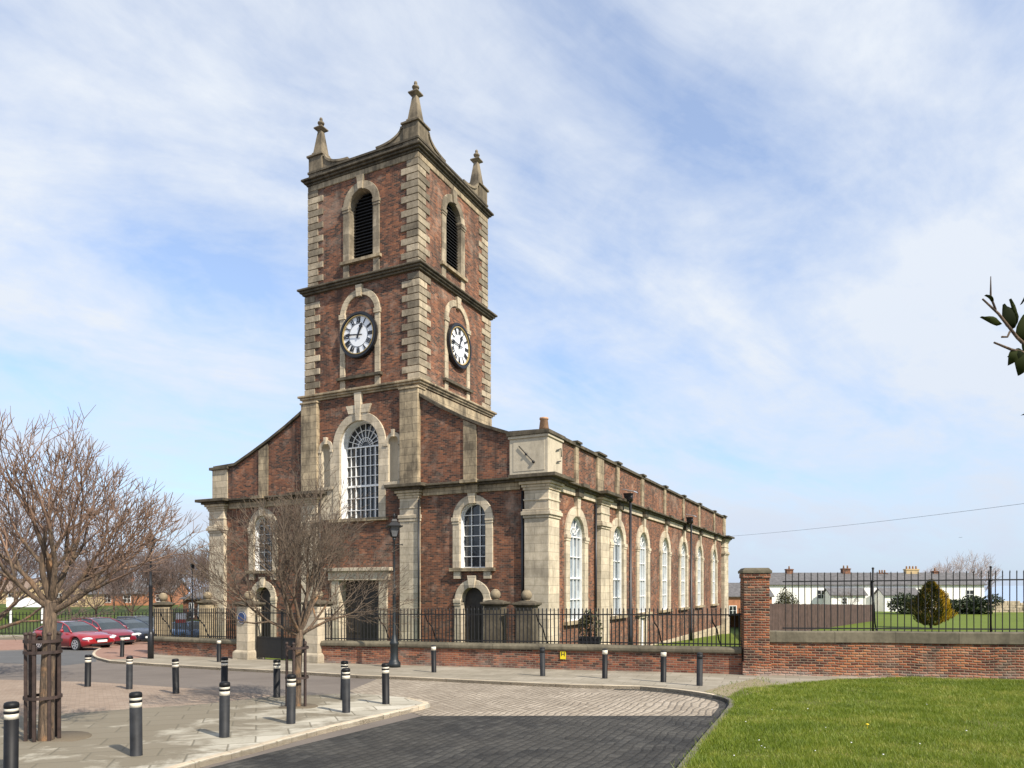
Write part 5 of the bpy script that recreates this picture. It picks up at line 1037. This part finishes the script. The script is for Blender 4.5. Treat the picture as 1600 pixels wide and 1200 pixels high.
# evergreens
def bush(name, loc, label, rx, rz_, n, size, mt, seed, stem=0., fl=1., cat='bush', tips=None, group=None, ry=None, shape='ball'):
    o = empty(name, loc, 0, label, cat, group); rg = random.Random(seed); ry = ry or rx; C = MB(); G = MB(); S = MB()
    lumps = [(rg.uniform(-.5, .5), rg.uniform(-.5, .5), rg.uniform(.25, .8), rg.uniform(.35, .55)) for _ in range(9)]
    for i in range(n):
        if shape == 'ball':
            lx, ly, lz, lr = lumps[i % 9]; th = rg.random()*6.28; u_ = rg.uniform(-1, 1); rr = lr*rg.random()**.4; q = math.sqrt(1-u_*u_)
            p_ = (rx*(lx+rr*q*math.cos(th)), ry*(ly+rr*q*math.sin(th)), stem+rz_*max(0.02, lz+rr*u_*.8)); (C).__class__; icosa_leaf(C, p_, size*rg.uniform(.6, 1.3), rg)
        else:
            t_ = rg.random()**.8; w_ = float(np.interp(t_, [0, .08, .25, .45, .68, .86, 1], [.30, .66, 1, .95, .66, .34, .03])); th = rg.random()*6.28; rr = w_*(.55+.45*rg.random()**.5)*(.96+.17*math.sin(3*th+t_*14)+.13*math.sin(7*th-t_*9)+.10*math.sin(11*th+t_*23))
            p_ = (rx*rr*math.cos(th), ry*rr*math.sin(th), stem+rz_*t_)
            gold = math.cos(th) > .15 and rr > .68*w_ and rg.random() < .9*(1-.6*abs(t_-.45))  # gold only where foliage faces the sun: sunlit side painted by colour
            mm = G if (tips and gold) else C; a_ = Vector(p_); dr = Vector((math.cos(th)*.55+rg.gauss(0, .25), math.sin(th)*.55+rg.gauss(0, .25), 1.)).normalized(); sd = dr.cross(Vector((rg.gauss(0, 1), rg.gauss(0, 1), .2))).normalized(); L_ = size*rg.uniform(.9, 2.4); w2 = size*.30
            mm.add([a_-dr*L_*.4, a_+sd*w2, a_+dr*L_, a_-sd*w2], [(0, 1, 2, 3)])
    for k_ in range(4): S.tube([(rg.uniform(-.05, .05), rg.uniform(-.05, .05), -.1), (rg.uniform(-.1, .1)*rx, rg.uniform(-.1, .1)*ry, stem+.2), (rg.uniform(-.4, .4)*rx, rg.uniform(-.4, .4)*ry, stem+rz_*.6)], [.05, .04, .012], 5)
    C.build('foliage', M[mt], o, fix=False)
    if tips: G.build('sunlit_gold_tips', M[tips], o, fix=False)
    S.build('stems', M['bark'], o, fix=False); return o
Y = 41.; bush('conifer', (atY(1455, Y), Y, -.3), 'dense conifer with golden yellow tips on its sunlit side standing on the lawn behind the railing', 1.03, 2.55, 9000, .085, 'conifer', 4, stem=.2, tips='golden', shape='cone', cat='conifer')
Y = 62; BG = 'dark bushes at the back of the lawn'
for px, w_, h, lab, sd_ in ((1418, 1.9, 1.6, 'dark evergreen bush left of the golden conifer', 5), (1495, 1.6, 1.3, 'low dark bush just right of the golden conifer', 6), (1528, 1.8, 1.75, 'rounded dark bush at the right end of the white terrace', 7)):
    bush('bush', (atY(px, Y), Y, -.3), lab, w_, h, 2600, .13, 'darkleaf', sd_, group=BG)
bush('shrub', (atY(1233, 54), 54, -.3), 'grey olive shrub above the board fence near the tall pier', 1.15, 2.0, 2200, .07, 'oliveleaf', 8, stem=.3, cat='shrub')
c = (atY(1327, 60), 60); grow_tree('bare_shrub', (c[0], c[1], -.3), 0, 'small bare shrub above the board fence before the white terrace', 91, 2.6, .5, .05, 6, (15, 60), 3, M['twigfar'], crown_len=2.2, twig_r=.012)
# planter with shrub hanging inside the railing
t_ = along(FENCE[4], FENCE[5], 918); pw = Vector(FENCE[4])+dv.normalized()*t_; pn_ = pw+Vector((-math.sin(rzw), math.cos(rzw)))*.42
o = bush('potted_shrub', (pn_.x, pn_.y, gz(*pw)+1.0), 'leafy shrub in a black trough hung inside the long railing', .50, 1.05, 520, .065, 'oliveleaf', 12, stem=.25, cat='plant', ry=.3)
o.rotation_euler = (0, 0, rzw); m = MB(); m.frus(0, 0, .0, .26, .36, .42, hy0=.14, hy1=.18); m.box((-.3, -.44, .2), (-.26, -.1, .24)); m.box((.26, -.44, .2), (.3, -.1, .24)); part(m, 'trough', M['plastic'], o)
# overhead cable, gull
e0 = Vector((atY(1139, 69), 69, zrow(838, 69))); e1 = Vector((atY(1600, 40), 40, zrow(780, 40))); e2 = e1+(e1-e0)*.4; m = MB()
pts = []
for i in range(25):
    t_ = i/24; q = e0.lerp(e2, t_); q.z -= 1.2*t_*(1-t_)*1.0; pts.append(q)
m.tube(pts, .010, 5); tag(m.build('overhead_cable', M['iron'], fix=False), 'thin dark overhead cable running from the far eaves of the church', 'cable')
Y = 70; o = empty('gull', (atY(1501, Y), Y, zrow(840, Y)), .4, 'tiny bird flying above the white terrace', 'bird'); o.scale = (.4, .4, .4); m = MB()
m.tube([(-.16, 0, 0), (-.08, 0, .01), (.05, 0, .02), (.14, 0, .03), (.19, 0, .03)], [.015, .04, .05, .035, .01], 8); m.add([(-.05, 0, .03), (.07, 0, .03), (.02, .3, .12), (-.06, .55, .05), (-.05, 0, .02), (.07, 0, .02), (.02, .3, .11), (-.06, .55, .045)], [(0, 1, 2, 3), (4, 7, 6, 5)]); m.add([(-.05, 0, .03), (.07, 0, .03), (.02, -.3, .12), (-.06, -.55, .05), (-.05, 0, .02), (.07, 0, .02), (.02, -.3, .11), (-.06, -.55, .045)], [(0, 3, 2, 1), (4, 5, 6, 7)])
part(m, 'body', M['bird'], o)
# near evergreen whose sprig reaches into the right edge
Y = 2.6; o = empty('evergreen_sprig', (atY(1790, Y), Y, gz(0, Y)), 0, 'dark leafy evergreen sprig poking in at the right edge against the sky', 'shrub'); ox, oz = atY(1790, Y), gz(0, Y)
def sp(px, py, dy=0.): return Vector((atY(px, Y)-ox, dy, zrow(py, Y)-oz))
S = MB(); S.tube([(0, 0, -.1), (.03, .02, 1.4), (.0, .0, 2.6), sp(1680, 600)], [.03, .026, .02, .012], 7)
S.tube([sp(1680, 600), sp(1625, 560), sp(1590, 528), sp(1560, 490), sp(1535, 467)], [.012, .007, .0055, .0045, .003], 6)
S.tube([sp(1556, 484), sp(1551, 462, .01), sp(1551, 430, .01)], [.004, .004, .0015], 5); S.tube([sp(1578, 518), sp(1571, 528, -.01), sp(1562, 528, -.01)], [.004, .0035, .004], 5); S.tube([sp(1604, 552), sp(1580, 546), sp(1553, 535)], [.006, .005, .0035], 5); S.tube([sp(1604, 560), sp(1612, 480), sp(1618, 430)], [.005, .004, .002], 5)
part(S, 'stem', M['bark'], o)
Lf = MB()
def leaf(a, b, w_, bend=.012):
    a, b = Vector(a), Vector(b); d = b-a; nrm = Vector((-d.z, 0, d.x)).normalized(); n = 6; vs = []
    for i in range(n+1):
        t_ = i/n; ww = w_*(math.sin(math.pi*t_**.8) if t_ > .5 else math.sin(math.pi*t_**.8)**.7); c_ = a+d*t_+Vector((0, -bend*math.sin(math.pi*t_), 0)); vs += [c_+nrm*ww+Vector((0, .012, 0)), c_, c_-nrm*ww+Vector((0, .012, 0))]
    Lf.add(vs, [(i*3+j, i*3+j+1, (i+1)*3+j+1, (i+1)*3+j) for i in range(n) for j in (0, 1)], smooth=True)
for a, b, w_ in (((1586, 512), (1570, 474), .026), ((1566, 506), (1534, 494), .012), ((1590, 505), (1580, 466), .008), ((1553, 470), (1541, 460), .005), ((1598, 535), (1602, 490), .024), ((1603, 552), (1577, 556), .02), ((1606, 545), (1594, 586), .032), ((1590, 545), (1578, 570), .018), ((1612, 560), (1600, 520), .02), ((1640, 575), (1612, 640), .03), ((1650, 570), (1620, 500), .03), ((1630, 560), (1640, 480), .03), ((1625, 640), (1598, 648), .006), ((1618, 440), (1597, 475), .007), ((1660, 590), (1650, 660), .03)):
    leaf(sp(*a), sp(*b), w_*1.2)
Lf.build('leaves', M['sprigleaf'], o, fix=False)

# ------------------------------------------------------------------ foreground grass
def inside(px_, py_, poly):
    x, y = np.array(poly).T; c_ = np.zeros(len(px_), bool); j = len(x)-1
    for i in range(len(x)):
        hit = ((y[i] > py_) != (y[j] > py_)) & (px_ < (x[j]-x[i])*(py_-y[i])/(y[j]-y[i]+1e-12)+x[i]); c_ ^= hit; j = i
    return c_
rs = np.random.RandomState(2)
def blades(name, n, poly, bx, hgt, wid, z_off, label=None):
    t_ = rs.rand(n)**1.35; Yb = bx[2]+(bx[3]-bx[2])*t_; Xb = bx[0]+(bx[1]-bx[0])*rs.rand(n)
    thin = np.sin(Xb*.83+np.sin(Yb*.7)*1.7)*np.sin(Yb*1.07+1.3+np.sin(Xb*.6)*1.5)+.35*np.sin(Xb*3.1+Yb*2.3)*np.sin(Yb*3.7-Xb*1.1); ok = inside(Xb, Yb, poly) & (Xb < Yb*.80+1.5) & (rs.rand(n) > np.clip((thin-.45)*1.1, 0, .72)); Xb, Yb = Xb[ok]+rs.normal(0, .045, ok.sum()), Yb[ok]+rs.normal(0, .045, ok.sum()); k_ = len(Xb)
    cl = np.sin(Xb*1.9+np.sin(Yb*1.3)*2)*np.sin(Yb*2.3+np.sin(Xb*.9)*2); hb = hgt*(.55+.8*rs.rand(k_))*(1+.42*cl); th = rs.rand(k_)*6.283; wv = wid*(.7+.6*rs.rand(k_))*(.7+Yb/20.)
    ln = hb*(.2+.7*rs.rand(k_)); la = rs.rand(k_)*6.283; zb_ = -SLOPE*Yb+z_off
    v_ = np.zeros((k_, 3, 3)); v_[:, 0] = np.c_[Xb-np.cos(th)*wv, Yb-np.sin(th)*wv, zb_]; v_[:, 1] = np.c_[Xb+np.cos(th)*wv, Yb+np.sin(th)*wv, zb_]; v_[:, 2] = np.c_[Xb+np.cos(la)*ln, Yb+np.sin(la)*ln, zb_+hb]
    me = bpy.data.meshes.new(name); me.vertices.add(k_*3); me.vertices.foreach_set('co', v_.ravel().astype(np.float32)); me.loops.add(k_*3); me.loops.foreach_set('vertex_index', np.arange(k_*3, dtype=np.int32)); me.polygons.add(k_); me.polygons.foreach_set('loop_start', np.arange(0, k_*3, 3, dtype=np.int32)); me.polygons.foreach_set('loop_total', np.full(k_, 3, dtype=np.int32)); me.update(calc_edges=True); me.materials.append(M['grass'])
    ob = bpy.data.objects.new(name, me); COL.objects.link(ob); return tag(ob, label, 'grass', kind='stuff')
blades('lawn_grass', 520000, LAWN, (2.0, 20, 8.8, 23), .062, .0045, .09, 'short green grass of the foreground lawn')
DV = P([(1100, 1092), (1152, 1099), (1240, 1080), (1190, 1063), (1140, 1072)])
blades('verge_grass', 5000, DV, (5, 11, 16, 24), .045, .005, .1, 'sparse grass tufts on the trodden verge')
m = MB(); m.lathe([(.003, 0), (.012, .004), (.013, .006), (.003, .008)], n=8); m.ball((0, 0, .008), .006, 6); m.mi = [0 if i < 26 else 0 for i in range(len(m.mi))]
d0 = m.build('daisy', M['petal']); lst = [(1262, 1113), (1165, 1135), (1206, 1115), (1190, 1176), (1274, 1184), (1186, 1166), (1380, 1190), (1437, 1172), (1448, 1106), (1290, 1145), (1195, 1179), (1147, 1192), (1510, 1150), (1330, 1170)]
for i, (px, py) in enumerate(lst):
    o = d0 if i == 0 else d0.copy()
    if i: COL.objects.link(o)
    X, Y = at(px, py+6); o.location = (X, Y, gz(X, Y)+.155); o.rotation_euler = (.4, 0, i); tag(o, 'tiny white daisy in the foreground lawn', 'daisy', 'daisies in the foreground lawn')
m = MB(); m.ball((0, 0, .02), .03, 10, sq=.5); m.tube([(0, 0, -.08), (0, 0, .01)], .006, 5); X, Y = at(1355, 1147); o = m.build('dandelion', M['yolk']); o.location = (X, Y, gz(X, Y)+.155); tag(o, 'single yellow dandelion in the foreground lawn', 'flower')
